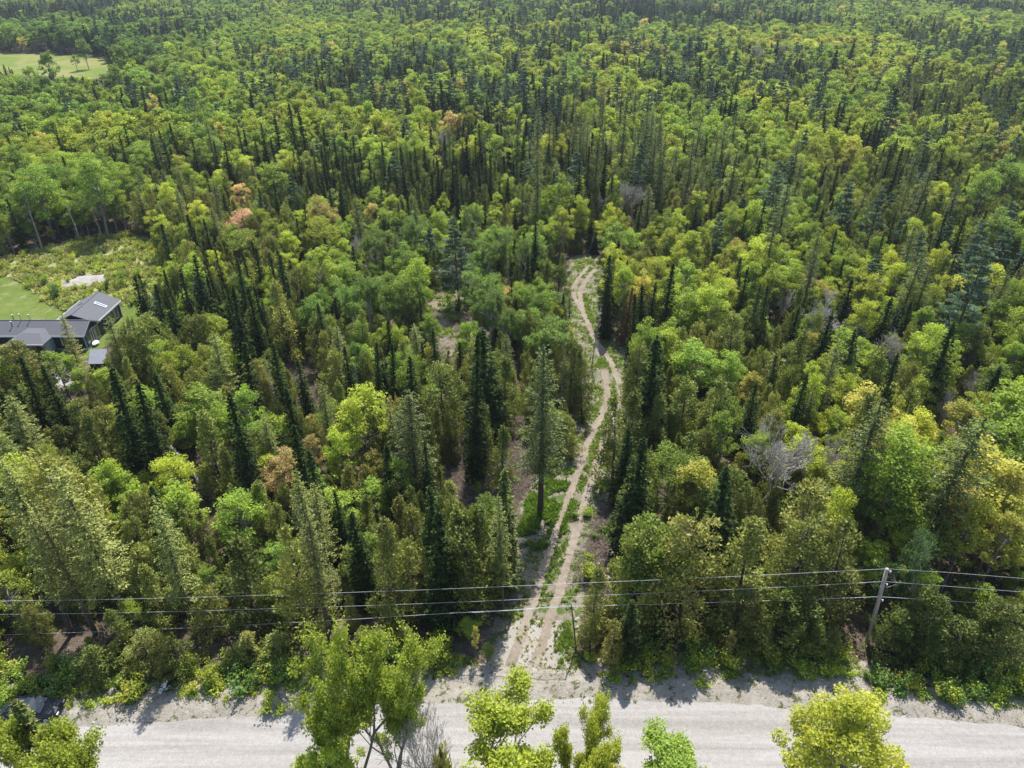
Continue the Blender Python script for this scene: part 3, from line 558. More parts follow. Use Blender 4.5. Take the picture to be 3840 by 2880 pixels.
H_('broadleaf', '00', [(1770, 1050, 13, 1.7, .52, 'round bright green crown with a dark spire in front of it'), (1390, 1110, 10, 1, .58), (1550, 1340, 10, 1.6, 1.0, 'coral-pink leafed maple above olive cedars'), (1545, 1180, 9, 1.3, .93), (1200, 1060, 10, 1.1, .56), (2060, 1270, 12, 1.3, .88), (2050, 1390, 11, 1.5, .70), (180, 1050, 16.5, 1.5, .45, 'tall green poplar with a long bare trunk at the left forest edge'),
    (540, 1000, 18, 1.5, .47, 'tall green poplar with a bent pale trunk facing the scrub clearing'), (400, 1060, 14, 1.0, .46, None), (800, 1090, 12, 1.2, .52), (700, 1050, 13, 1.2, .52), (300, 560, 12, 1.2, .4), (290, 330, 16, 1.7, .40, 'big green tree standing before the hay field'), (180, 420, 14, 1.3, .5), (760, 290, 16, 1.5, .42), (740, 420, 13, 1.3, .42), (520, 250, 14, 1.3, .35), (470, 350, 8, 1.2, .45),
    (1150, 1000, 10, 1.1, .76), (560, 640, 13, 1.5, .5), (720, 660, 13, 1.4, .45), (560, 500, 10, 1.0, .7), (960, 590, 12, 1.2, .9), (1290, 1120, 8, .8, .6), (1100, 1140, 9, 1, .56), (1560, 1480, 9, 1.6, .55), (1480, 1460, 9, 1.1, .6), (2140, 720, 13, 1.4, .7), (1920, 860, 10, 1, .5), (1290, 900, 12, 1.3, .55), (60, 930, 15, 1.4, .45), (650, 970, 13, 1.3, .5), (900, 920, 12, 1.3, .52), (1200, 840, 12, 1.4, .6)])
H_('bare', '20', [(520, 270, 13, 1.2, 0, 'leafless tan-grey rounded crown among far yellow-green trees'), (650, 280, 11, .9, 0, None)])
H_('bare', '10', [(1900, 1170, 10, .9, 0, 'bare grey thicket of twigs behind the far end of the track'), (620, 820, 11, .7, 0, None), (1690, 1240, 8, .6, 0, None)])
H_('ash', '10', [(500, 1370, 12, .9, .40), (180, 1470, 11, .9, .42), (1080, 1430, 12, 1.0, .40), (1180, 1500, 11, .9, .42), (850, 1330, 11, .8, .45), (930, 1560, 11, .9, .42)])
H_('bare', '10', [(150, 1530, 8, .8, 0, 'bare pale spreading tree left of the light green ash crowns')])
H_('ash', '11', [(150, 110, 12, 1.0, .38), (60, 190, 11, .9, .36), (830, 110, 12, 1.1, .40), (960, 230, 11, 1.0, .38, 'sprawling half-bare ash with grey limbs beside the dirt clearing'), (1300, 390, 11, 1.1, .40, 'flat-topped light green ash just left of the track bend'), (1080, 350, 9, .9, .4), (1210, 160, 9, .8, .45), (300, 230, 9, .8, .4), (1010, 170, 9, .8, .42)])
H_('broadleaf', '11', [(90, 870, 12, 1.4, .68, 'bright yellow-green maple standing alone among the left cedars'), (470, 20, 13, 1.1, .56), (400, 90, 12, 1.3, .5), (1180, 160, 8, 1.2, .58), (1280, 130, 7, 1.0, .55), (1980, 395, 12, 1.1, .52, 'rounded birch right of the first track bend'), (2170, 1230, 11, 1.3, .5, 'rounded lime-green birch right of the track near the road'), (560, 360, 9, 1.0, .5), (260, 430, 7, .9, .6), (360, 460, 7, .9, .6), (2120, 470, 10, 1.4, .62), (2180, 560, 9, 1.2, .6), (1400, 300, 8, .8, .68), (550, 560, 7, .6, .8), (2080, 20, 9, 1.1, .66)])
H_('spruce', '11', [(605, 470, 11), (435, 650, 13, 1.1), (45, 590, 12), (530, 570, 12, .8), (300, 410, 9), (1140, 70, 7), (1750, 0, 13, 1.2), (1735, 130, 11, 1.2), (1975, 190, 12, 1.3), (2020, 170, 11), (2130, 40, 15, 1.2), (1930, 240, 12, 1.1), (1880, 1110, 11, 1.2), (1930, 1200, 15, 1.4), (595, 1450, 13, 1.2), (1210, -10, 10), (310, 580, 11), (200, 560, 11), (770, 570, 8), (1870, 200, 10, 1, .90)], .35)
H_('spruce', '11', [(2055, 520, 17, 1.7, .25, 'broad dark spruce standing alone right of the S bend of the track'), (830, 495, 20, .9, .4, 'very tall thin spruce with bare lower trunk left of the lone broad one'), (935, 465, 16, 1.9, .2, 'dark broad-topped spruce on a bare trunk beside the dirt clearing'), (1045, 1390, 15, 1.2, .75, 'light green young spruce at the edge of the track mouth')])
H_('lanky', '11', [(1320, 540, 22, 1.4, .22, 'tallest spruce with thick bare trunk beside the lower track'), (430, 880, 16, 1.4, .42), (190, 820, 12, .8, .4), (1490, 200, 11, .7, .4)])
H_('snag', '11', [(1440, 505, 13, .5, 0, 'thin grey standing dead trunk left of the track bend'), (70, 690, 8, 1, 0, 'small silvery dead spruce among the left cedars'), (1650, 290, 11, .9, 0, 'bare leaning dead tree beside the narrowing of the track'), (1590, 440, 6, .4, 0, None)])
H_('spruce', '01', [(850, 125, 12, 1.2), (990, 180, 12), (1060, 90, 9), (1175, 105, 14, 1.3), (1225, -5, 15, 1.2), (1345, 130, 11, 1.1), (1080, 200, 13), (1520, 20, 15, 1.1), (1325, -40, 13, .8), (1400, -50, 12, .7), (1590, -30, 12), (1480, 190, 17, 1.2), (1500, 250, 13, 1.1), (1610, 200, 14, 1.1), (1660, 190, 12), (1890, 20, 8), (1535, 560, 14, 1.2), (1760, 545, 15, 1.2), (1945, 670, 11, 1.1), (1870, 855, 11, 1.3), (1475, 860, 17, 1.2),
    (995, 745, 12, 1.4), (700, 720, 17, 1.5), (845, 810, 16, 1.2), (280, 700, 13, 1.2), (120, 660, 13, 1.2), (1890, 1050, 15), (2030, 1260, 15, 1.1), (985, 1460, 13, 1.1), (925, 250, 9, 1.2), (30, 880, 12, 1.6), (1450, 150, 12, .8), (2190, 1530, 10, .8), (1640, -60, 13)], .4)
H_('lanky', '01', [(380, 380, 11, .9, .85, 'olive-gold larch standing in front of the house porch'), (1370, 520, 13, 1.1, .6), (690, 400, 12, 1.2, .6), (30, 900, 13, 1.3, .6), (2070, 820, 12, .9, .5), (1900, 1400, 15, 1.1, .6), (30, 1300, 15, 1.4, .6), (1700, 1010, 10, .9, .5)])
H_('cedar', '01', [(1790, 130, 14, 1.5, .85), (950, 380, 11, 1.6, .55), (800, 440, 11, 1.4, .6), (1280, 340, 12, 1.4, .55), (250, 1260, 15, 1.7, .85), (580, 1010, 12, 1.3, .6), (1010, 1000, 9, 1.2, .65), (1310, 1000, 11, 1.5, .6), (70, 560, 10, 1.8, .8), (150, 640, 8, 1.3, .7), (1890, 60, 10, 1.3, .7)])
H_('broadleaf', '01', [(340, 610, 8, 1.2, .5, 'bright green round tree right in front of the porch'), (420, 640, 7, .9, .52, None), (510, 720, 7, 1.2, .55), (660, 710, 7, 1.3, .6), (240, 740, 6, 1, .58), (1300, 865, 10, 1.7, .52, 'round lime crown deep in the left cedars'), (950, 840, 9, 1.2, .5), (1800, 1260, 9, 1.1, .92, 'orange-leaved young maple deep in the left cedars'), (2010, 1140, 8, .9, .9), (660, 1350, 9, 1.1, .54), (600, 1440, 8, .8, .52), (2180, 1130, 9, 1.0, .6), (740, 1440, 7, .8, .45), (2050, -60, 12, 1.4, .62), (1560, 610, 6, .8, .6)])
H_('snag', '01', [(270, 1400, 11, 2.2, 0, 'silvery dead spruce crown at the far left among golden cedars'), (1720, 620, 11, .8, 0, None)])
H_('spruce', '21', [(410, 80, 12, 1.1), (570, 180, 13), (490, 180, 13, 1, .7), (1030, 20, 9), (1110, 150, 11, 1.2), (1340, 270, 12, 1.4), (1490, 290, 10, 1.2), (1805, 180, 11), (1760, 440, 16, 1.5), (740, 330, 11, 1.1), (940, 360, 13, 1.3), (785, 750, 13, 1.1), (625, 640, 9, 1, .7), (490, 820, 12), (1400, 640, 15, 1.2), (335, 1320, 16, 1.4), (160, 660, 7), (2190, 0, 8)], .4)
H_('lanky', '21', [(1280, 960, 19, 1.6, .25), (1870, 1010, 20, 1.7, .25, 'tall dark thick spruce between yellow crowns at the far right'), (860, -40, 15, 1.1, .2), (1000, 570, 14, .9, .5), (1540, -30, 15, 1.2, .3), (1600, 60, 14, 1.2, .3)])
H_('pine', '21', [(1960, -60, 20, 1.3, .55, 'large blue-green pine with spreading tiers at the right edge'), (1240, -20, 13, 1, .6)])
H_('bare', '21', [(650, 1020, 14, 1.2, 0, 'large leafless grey tree right of the track among olive cedars'), (930, 1170, 11, .6, 0, 'narrow leafless tree just right of the large leafless one'), (1000, 230, 13, .95, 0, 'wide leafless grey tree with a forked pale limb'), (1480, 500, 10, .95, 0, 'leafless silvery crown near the right edge'), (660, 180, 9, .6, 0, None), (1900, 700, 8, .7, 0, None), (1720, 830, 9, .7, 0, None)])
H_('broadleaf', '21', [(110, 540, 11, 1.5, .48), (330, 610, 10, 1.1, .46), (1600, 300, 10, 1.1, .46), (1920, 300, 9, 1.0, .48), (820, 360, 9, 1.2, .45), (1500, 1150, 16, 1.4, .50), (1420, 1390, 13, 1.3, .56), (1620, 1200, 14, 1.1, .62), (2150, 800, 14, 1.6, .52), (2180, 980, 13, 1.4, .5), (1210, 270, 11, 1.1, .70), (1240, 100, 11, 1.2, .74), (920, 140, 9, 1.1, .84), (1090, 760, 9, 1.0, .66), (2080, 1250, 14, 1.7, .80, 'broad golden-yellow crown at the lower right edge'), (2170, 1350, 13, 1.4, .84), (1900, 930, 12, 1.3, .82),
    (1160, 60, 11, 1.2, .68), (460, 740, 9, 1.0, .84), (40, 200, 11, 1.4, .55), (200, 190, 11, 1.4, .6), (40, 30, 11, 1.4, .5), (480, 20, 11, 1.3, .56), (620, 60, 11, 1.3, .6), (130, 1290, 12, 1.3, .80), (1040, 1000, 9, 1.1, .58), (1030, 1140, 8, 1, .55), (1240, 840, 11, 1.4, .84), (1590, 790, 9, 1, .62), (2190, 540, 10, 1.1, .5), (2190, 130, 12, 1, .5), (110, 100, 8, .8, .66), (2130, 1560, 11, 1.3, .78), (1440, 200, 8, .8, .7), (1950, 860, 10, 1.1, .7), (330, 180, 9, 1, .64)])
H_('cedar', '21', [(370, 360, 12, 1.4, .65), (800, 480, 12, 1.4, .6), (700, 560, 10, 1.4, .6), (1200, 870, 14, 1.5, .7), (1960, 450, 11, 1.4, .7), (870, 1480, 13, 1.6, .8), (40, 760, 11, 1.5, .5), (240, 800, 12, 1.4, .6), (120, 1300, 11, 1.3, .75), (1290, 550, 11, 1.4, .5)])
H_('cedar', '11', [(1930, 550, 11, 1.2, .6), (1900, 860, 12, 1.4, .6), (2060, 880, 11, 1.3, .6), (640, 690, 12, 1.5, .55), (930, 960, 10, 1.2, .5), (1500, 550, 11, 1.2, .5), (1590, 600, 11, .9, .5), (1060, 650, 11, 1.4, .5), (1810, 920, 12, 1.4, .65), (1450, 420, 10, 1, .5), (1620, 1570, 12, .01, .5), (1040, 1090, 9, 1.2, .5)][:10]+[(1040, 1090, 9, 1.2, .5), (350, 1560, 9, 1.2, .9)])
H_('spruce', '12', [(620, 0, 14, 1.3), (1640, 370, 7, .01)][:1]+[(1900, 570, 8, 1.2, .6, 'small pointed young spruce beside the track mouth thicket'), (100, -10, 12, 1.1)], .4)
H_('cedar', '12', [(1650, 370, 9, 1.2, .75, 'yellow-green young cedar right of the thin pole'), (1780, 700, 6, 1.1, .95, 'gold-tipped cedar bush beside the track mouth'), (240, 60, 13, 1.2, .7), (760, 10, 12, 1.4, .5), (900, -40, 12, 1.4, .5), (440, 190, 9, 1.1, .7), (1960, 60, 12, 1.4, .6)])
H_('lanky', '12', [(1045, -110, 15, .9, .6, 'slim spruce with a bare dark trunk at the cleared verge')])
H_('broadleaf', '12', [(860, 740, 4.5, .30, .85, 'thin sapling with golden leaves in the shade by the gravel apron'), (940, 850, 2.8, .5, .48, 'small bright green sapling next to the thin golden one'), (2060, 60, 12, 1.5, .52), (1850, 560, 5, .01)][:3])
H_('lanky', '02', [(400, -340, 19, 1.3, .68), (950, -120, 17, 1.1, .55), (60, -60, 16, 1.2, .7), (1960, -80, 17, 1.1, .7), (240, -60, 16, 1.2, .75), (2020, -200, 13, 1, .7)])
H_('cedar', '02', [(1100, 150, 9, 1.3, .7), (1290, 500, 6, 1.2, .75), (1600, 770, 4, 1.5, .8), (560, 870, 4.5, 1.7, .4), (1500, 180, 11, 1.7, .4), (930, 350, 8, 1.2, .7), (1850, 60, 14, 1.2, .75), (1110, 840, 4.5, 1.3, .5), (900, 780, 4.5, 1.4, .7), (1760, 800, 3.5, 1.8, .5), (720, 620, 6, 1.2, .5)])
H_('cedar', '22', [(500, 40, 13, 1.6, .7), (830, 20, 13, 1.5, .65), (1100, 30, 13, 1.5, .7), (100, 20, 14, 1.6, .85), (400, 500, 7, 1.4, .55, 'pale green bushy cedar under the power lines'), (560, 680, 5, 1.2, .75), (1000, 770, 4, 1.1, .7), (1620, 500, 8, 1.5, .3), (1800, 700, 6, 1.7, .3), (2000, 700, 6, 1.6, .35), (1450, 650, 6, 1.4, .25), (850, 560, 7, 1.5, .3), (700, 480, 8, 1.5, .35), (2120, 560, 8, 1.5, .4), (1650, 740, 5, 1.6, .25)])
H_('broadleaf', '22', [(1950, -120, 13, 1.1, .75), (2170, -40, 12, 1.1, .80), (330, 760, 4.5, .35, .86, 'thin pinkish sapling casting its shadow on the road edge'), (1600, 330, 8, .9, .5)])
H_('ash', '22', [(1720, 150, 12, .7, .12, 'dim half-bare tree above the shaded thicket')])
for kx in ((740, -20), (820, 60)): HERO.append(['cedar', *cr('12', *kx), 12, 1.3, .55, None])
# trees on the near side of the road, whose tops rise into the picture: kind, tile, x, y, height, width, tint, ground row y, label
NEAR = [('poplar', '02', 2190, 690, 20.5, .78, .61, 27.5, 'big lime-green poplar with forking dark limbs in front of the gravel road'),
        ('poplar', '12', 250, 860, 18.5, .66, .60, 27.5, 'second lime poplar stem leaning right behind the biggest one'),
        ('multistem', '12', 1040, 1570, 13, 1.4, .66, 26.0, 'yellow-green multi-stemmed poplar at the middle of the bottom edge'),
        ('multistem', '12', 1640, 1420, 13, .6, .72, 26.5, 'thin sparse olive poplar right of the bottom middle one'),
        ('multistem', '12', 2290, 1880, 12, 1.7, .48, 25.5, 'dark green poplar at the bottom edge right of the sparse one'),
        ('maple', '22', 1190, 1290, 13, 1.08, .75, 27.0, 'dense round yellow maple in front of the road at the lower right'),
        ('maple', '02', 2060, 1530, 8, .8, .62, 25.0, 'low yellow-tinged maple at the foot of the biggest poplar'),
        ('spruce', '02', 95, 1230, 15, 1.3, .78, 27.5, 'sunlit spruce at the bottom left corner beside the parked car'),
        ('multistem', '02', 270, 1370, 11.5, 1.0, .64, 26.5, 'low yellow-leaved tree spilling over the parked car'),
        ('bare', '12', 520, 1200, 9.5, .55, 0, 27.0, 'small leafless tree with dark purple twigs against the pale road'),
        ('young', '12', 640, 1560, 7, .9, .9, 24.5, 'brownish young cedar poking up at the bottom edge'),
        ('maple', '12', 1750, 1620, 8, .7, .72, 24.5, 'yellow-leaved bush at the very bottom edge')]
for k, t, x, y, h, w, tint, Y, lab in NEAR:
    px, py = cr(t, x, y); P = un_y(px, py, Y)          # the top sits on that row of ground; its height follows
    HERO.append([k, px, py, float(P[2]), w, tint, lab])

TREES = []   # kind, X, Y, H, wf, tint, label, hero?
for k, x, y, h, w, tint, lab in HERO:
    P = un(x, y, h); TREES.append([k, P[0], P[1], h, w, tint, lab, True])
PH = {'spruce': (13, 1.45), 'lanky': (18, 1.9), 'cedar': (9, 1.9), 'broadleaf': (11, 2.3), 'pine': (16, 2.8), 'ash': (11, 4.2), 'bare': (10, 4), 'snag': (11, .7), 'poplar': (19, 4.5), 'maple': (13, 3.3), 'multistem': (12, 3.0), 'young': (4, 1.1), 'shrub': (1.7, 1)}
def radius(k, h, w): return PH[k][1]*w*min(1.35, (h/PH[k][0])**.5)

# ------------------------------------------------------------------ forest mix, by stand (outlines traced in the photo, read at canopy height)
# spruce, lanky, cedar, broadleaf, pine ; tint centre of broadleaf ; tint centre of cedar ; height factor
ZONES = [
 ([(0, 0), (2212, 0), (2212, 35), (1500, 62), (700, 30), (0, 62)], (.48, 0, .1, .36, .06), .46, .3, 1.0),
 ([(1500, 0), (2212, 0), (2212, 110), (2000, 80), (1500, 62)], (.36, 0, .20, .38, .06), .54, .4, 1.0),
 ([(0, 50), (260, 60), (360, 130), (250, 140), (0, 108)], (.05, 0, 0, .9, .05), .30, .4, 1.3),
 ([(350, 40), (900, 30), (900, 110), (500, 120)], (.3, 0, .1, .54, .06), .48, .3, 1.0),
 ([(0, 160), (240, 160), (260, 240), (0, 250)], (.06, 0, .45, .48, 0), .45, .3, .95),
 ([(1950, 150), (2212, 170), (2212, 470), (2060, 420), (1850, 420), (1900, 300)], (.13, 0, .80, .04, .03), .62, .42, .9),
 ([(1650, 380), (2080, 400), (2212, 470), (2212, 520), (1750, 520)], (.16, .03, .66, .11, .04), .6, .45, 1.0),
 ([(2000, 60), (2212, 80), (2212, 190), (1950, 170)], (.12, 0, .4, .25, .23), .6, .4, 1.0),
 ([(1000, 60), (2000, 60), (1950, 200), (1850, 330), (1500, 320), (1250, 250), (1000, 200)], (.15, 0, .08, .66, .11), .60, .4, 1.0),
 ([(250, 90), (1000, 60), (1000, 225), (260, 215)], (.16, 0, .08, .66, .10), .52, .35, 1.0),
 ([(700, 150), (1250, 160), (1250, 250), (700, 235)], (.25, 0, .05, .35, .35), .46, .35, 1.1),
 ([(0, 200), (780, 215), (780, 300), (330, 330), (300, 430), (0, 430)], (.06, 0, .04, .88, .02), .52, .4, 1.05),
 ([(780, 225), (1180, 250), (1150, 340), (780, 330)], (.12, 0, .08, .78, .02), .66, .45, 1.0),
 ([(300, 330), (1150, 330), (1150, 430), (640, 450), (300, 400)], (.36, .03, .36, .24, .01), .56, .55, 1.0),
 ([(1150, 230), (1550, 260), (1550, 470), (1150, 450)], (.20, .28, .36, .14, .02), .62, .5, 1.15),
 ([(1500, 300), (1950, 300), (1800, 440), (1500, 430)], (.20, .05, .48, .24, .03), .62, .5, 1.0),
 ([(280, 400), (660, 440), (660, 600), (350, 620), (280, 500)], (.14, .03, .62, .21, 0), .62, .72, 1.0),
 ([(640, 440), (1230, 440), (1230, 690), (660, 700)], (.12, .02, .30, .56, 0), .48, .55, .8),
 ([(1300, 430), (1900, 440), (1950, 620), (1450, 700), (1300, 560)], (.10, .02, .18, .68, .02), .60, .6, .95),
 ([(1850, 420), (2212, 450), (2212, 760), (1700, 760), (1650, 620), (1850, 600)], (.10, .08, .42, .30, .10), .66, .6, 1.05),
 ([(1700, 760), (2212, 760), (2212, 1250), (1850, 1250), (1700, 1000)], (.05, .05, .60, .30, 0), .66, .68, 1.05),
 ([(1300, 640), (1750, 640), (1750, 1300), (1300, 1300)], (.06, .02, .82, .10, 0), .56, .58, 1.0),
 ([(0, 700), (1300, 650), (1300, 1350), (0, 1500)], (.06, .05, .76, .13, 0), .54, .66, 1.0)]
ZP = [np.array(z[0], float)*1.736 for z in ZONES]
rr = RS(5)
def cells():
    out = []
    Y = 41.0
    while Y < 1250:
        s = 2.45 if Y < 120 else 2.45+(Y-120)*.0085 if Y < 400 else 4.8+(Y-400)*.004
        hw = Y*.80+24 if Y < 300 else Y*.78+30
        xs = np.arange(-hw, hw, s); out.append(np.stack([xs+rr.uniform(-.46, .46, len(xs))*s, Y+rr.uniform(-.46, .46, len(xs))*s, np.full(len(xs), s)], 1)); Y += s
    return np.concatenate(out)
Cn = cells(); X, Y, S_ = Cn.T
lx, ly, _ = proj(X, Y, 7.0)
W = np.tile([.3, 0, .2, .45, .05], (len(X), 1)); TB = np.full(len(X), .5); TC = np.full(len(X), .5); HF = np.ones(len(X)); done = np.zeros(len(X), bool)
for z, zp in zip(ZONES, ZP):
    m = ~done & inside(zp, lx, ly); W[m] = z[1]; TB[m] = z[2]; TC[m] = z[3]; HF[m] = z[4]; done |= m
# stands are patchy: let slow noise favour one kind or another and drift their colour
n1, n2, n3 = vnoise(X, Y, 14, 1), vnoise(X+500, Y, 11, 2), vnoise(X, Y+900, 23, 3)
n4 = np.where(Y > 280, vnoise(X+300, Y*.7, 80, 6), vnoise(X+300, Y*.8, 44, 8))
n5 = .6*n4+.4*n1; g_ = np.exp(np.clip((n5-.5)*np.where(Y > 200, 9.0, 3.2), -2.4, 2.4))
W = W*np.stack([g_, .6+n2, (.6+n2)*g_**.6, g_**-1*1.1, (.5+n3)*g_**.4], 1)
W[:, 0] *= np.where(Y > 140, .62, .8)
CW = np.cumsum(W, 1)/W.sum(1, keepdims=True); pick = (rr.rand(len(X))[:, None] > CW).sum(1)
KN = ['spruce', 'lanky', 'cedar', 'broadleaf', 'pine']
hb = np.array([11.5, 16, 8.6, 9.8, 13.5])[pick]*HF*rr.uniform(.6, 1.22, len(X)); wf = rr.uniform(.8, 1.35, len(X))*np.where(Y > 250, 1.0+np.clip((S_-3.5)*.13, 0, .45), 1)
wf = np.where((pick == 0) & (Y > 250), wf*.92, wf); wf = np.where((pick == 3) & (Y > 150), wf*np.where(Y > 300, 1.3, 1.15), wf); hb = np.where((pick == 0) & (Y > 200), hb*.84, hb)
tint = np.where(pick == 3, TB+(n3-.5)*.20+(vnoise(X, Y, 31, 12)-.5)*.26+rr.normal(0, .06, len(X)), np.where(pick == 2, TC+(n2-.5)*.5+rr.normal(0, .12, len(X)), rr.uniform(.1, .7, len(X))))
tint = np.where(pick == 1, rr.uniform(.2, .6, len(X)), tint)
tint = np.where((pick == 3) & (rr.rand(len(X)) < .010), rr.uniform(.80, .93, len(X)), tint); tint = np.clip(tint, .02, .98)
Rr = np.array([PH[k][1] for k in KN])[pick]*wf*np.minimum(1.35, (hb/np.array([PH[k][0] for k in KN])[pick])**.5)
# edge of the wood: low young growth by the road; nothing on road, track, lawn, field, clearings, house
ok = rr.rand(len(X)) < np.where(Y < 60, .97, .93)
sv = sd_area(VERGE)(X, Y); edge_low = np.clip((Y-np.interp(X, VERGE_UP[:, 0], VERGE_UP[:, 1])-1)/11, 0, 1)
hb = np.where(pick == 3, hb*(.35+.65*edge_low), hb*(.3+.7*edge_low))
ok &= (Y > np.interp(X, VERGE_UP[:, 0], VERGE_UP[:, 1])+1.8)
for sdf, mg in ((sd_line(TRACK, 5.2), 1.0), (sd_area(APRON), 1.0), (sd_area(LAWN), 1.2), (sd_area(SCRUB), .5), (sd_area(FIELD), 2.0), (sd_area(DIRT), .5), (sd_area(_rp), 1), (sd_area(_rd), .2)):
    ok &= sdf(X, Y) < -mg
for q in OPEN: ok &= sd_area(q)(X, Y) < -.7
for i, s in enumerate(SLASH): ok &= ~((sd_area(s)(X, Y) > 0) & (rr.rand(len(X)) < [.96, .95, .95, .8, .9][i]))
ok &= np.hypot(X-33.2, Y-46.8) > 3.8
_sn = np.array([un(*cr('01', 1400, 1590))[:2], un(*cr('01', 1100, 1225), 6.5)[:2]]); ok &= sd_line(_sn, 6.0)(X, Y) < 0
ok &= ~((X > -84) & (X < -60) & (Y > 90) & (Y < 114))
hx = np.array([t[1] for t in TREES]); hy = np.array([t[2] for t in TREES]); hr = np.array([radius(t[0], t[3], t[4]) for t in TREES])
for a in range(0, len(X), 4000):
    d = np.hypot(X[a:a+4000, None]-hx, Y[a:a+4000, None]-hy); ok[a:a+4000] &= (d > .45*(Rr[a:a+4000, None]+np.minimum(hr, 2.6))).all(1)
# keep the sight lines the photo has: a filler may not cover a picked-out tree's upper half, nor the track, roofs, clearings
KP = []
for t in TREES:
    lo = .62 if t[0] in ('cedar', 'broadleaf', 'ash', 'bare', 'poplar', 'maple', 'multistem') else .5
    if t[0] == 'bare': lo = .3
    if t[6] and ('trunk' in t[6] or 'lone' in t[6] or 'alone' in t[6]): lo = .25
    for f in (lo, (1+lo)/2, .97):
        q = proj(t[1], t[2], t[3]*f); KP.append((float(q[0]), float(q[1]), t[2]))
for L_ in (RUT_L, RUT_R, RUT_L2):
    for a, b in zip(L_[:-1], L_[1:]):
        for f in (0, .33, .66):
            p = a+(b-a)*f
            for sx in (-.9, 0, .9):
                if p[1] < 150: q = proj(p[0]+sx, p[1], 0); KP.append((float(q[0]), float(q[1]), p[1]))
for poly in (*OPEN, SLASH[0], SLASH[3], DIRT, _rp, _rd, SCRUB, LAWN, FIELD, SLASH[1], SLASH[2]):
    x0, y0 = poly.min(0); x1, y1 = poly.max(0); n_ = 24 if poly is FIELD else 13 if poly is SCRUB or poly is LAWN else 8
    for x in np.linspace(x0, x1, n_):
        for y in np.linspace(y0, y1, n_):
            if inside(poly, np.array([x]), np.array([y]))[0]: q = proj(x, y, 0); KP.append((float(q[0]), float(q[1]), y))
for (x, y, z) in [(-68, 100, .5), (-67, 99.8, 2), (-70, 99.8, 1.5), (-72, 97, 1), (-75, 97, 1.2), (-77, 97, 2), (-80, 100, 3), (-67, 104, 2), (-67, 108, 1.5), (-63, 92, 2), (-62, 95, 2), (-65, 97, 0), (-75, 102, 4)]:
    q = proj(x, y, z); KP.append((float(q[0]), float(q[1]), y))
for (x, y) in ((2142, 2430), (2160, 2300), (2150, 2270), (1480, 2440)): KP.append((x, y, 70))
for (x, y) in ((3255, 2400), (3290, 2300), (3320, 2150), (3270, 2350)): KP.append((x, y, 46))
for (x, y) in ((640, 1675), (660, 1700), (690, 1750), (720, 1790), (750, 1825), (780, 1860), (700, 1740), (740, 1780)): KP.append((x, y, 75))
KP = np.array(KP)
tx, ty, td = proj(X, Y, hb); bx, by, bd = proj(X, Y, np.zeros_like(X)); near = np.where(Y < 470)[0]
rpx = Rr*FPX/bd
for i in near:
    if not ok[i]: continue
    m = (KP[:, 2] > Y[i]+.3) & (KP[:, 1] > ty[i]-2) & (KP[:, 1] < by[i])
    if not m.any(): continue
    q = KP[m]; f = (q[:, 1]-ty[i])/(by[i]-ty[i]); cxp = tx[i]+(bx[i]-tx[i])*f
    prof = np.clip(f*1.6+.25, .3, 1)*rpx[i]*.85
    if (np.abs(q[:, 0]-cxp) < prof).any():
        # try a lower tree first
        h2 = hb[i]*.5; t2x, t2y, _ = proj(X[i], Y[i], h2); m2 = (q[:, 1] > t2y-2)
        if m2.any() and (np.abs(q[m2, 0]-cxp[m2]) < prof[m2]).any(): ok[i] = False
        else: hb[i] = h2
for i in np.where(ok)[0]:
    TREES.append([KN[pick[i]], X[i], Y[i], hb[i], wf[i], tint[i], None, False])

# understorey: bushes along the road edge, in the scrub clearing, along the track and in gaps
def scatter(n, sdf, box, seed, cond=None):
    r = RS(seed); x0, x1, y0, y1 = box; x = r.uniform(x0, x1, n*6); y = r.uniform(y0, y1, n*6); m = sdf(x, y) > 0
    if cond is not None: m &= cond(x, y)
    return np.stack([x[m], y[m]], 1)[:n]
rs = RS(77)
SHR = []
for p in scatter(300, lambda x, y: (y-np.interp(x, VERGE_UP[:, 0], VERGE_UP[:, 1])+2.2)*(1.6-(y-np.interp(x, VERGE_UP[:, 0], VERGE_UP[:, 1]))), (-45, 46, 37, 50), 1, lambda x, y: (sd_area(APRON)(x, y) < -.6) & (sd_line(TRACK, 7)(x, y) < 0) & ((x < -6) | (x > 9))):
    SHR.append((p[0], p[1], rs.uniform(.7, 2.3), rs.uniform(.7, 1.3), rs.choice([.3, .5, .6, .7])+rs.uniform(-.08, .08)))
for p in scatter(170, sd_area(VERGE), (-45, 46, 36, 47), 2, lambda x, y: (y > np.interp(x, ROAD_UP[:, 0], ROAD_UP[:, 1])+.8) & (sd_area(APRON)(x, y) < -.3)):
    SHR.append((p[0], p[1], rs.uniform(.35, 1.0), rs.uniform(.6, 1.3), rs.uniform(.4, .75)))
for p in scatter(230, sd_area(SCRUB), (-150, -50, 100, 160), 3, lambda x, y: sd_area(_rp)(x, y) < 0):
    SHR.append((p[0], p[1], rs.uniform(.4, 1.6), rs.uniform(.8, 1.5), rs.uniform(.5, .75)))
for p in scatter(26, sd_line(TRACK, 9.5), (-6, 22, 46, 120), 4, lambda x, y: sd_line(TRACK, 6.4)(x, y) < 0):
    SHR.append((p[0], p[1], rs.uniform(.4, 1.2), rs.uniform(.7, 1.2), rs.uniform(.35, .6)))
for s in SLASH+[DIRT]:
    x0, y0 = s.min(0); x1, y1 = s.max(0)
    for p in scatter(9, sd_area(s), (x0, x1, y0, y1), 5): SHR.append((p[0], p[1], rs.uniform(.4, 1.4), 1, rs.uniform(.35, .6)))
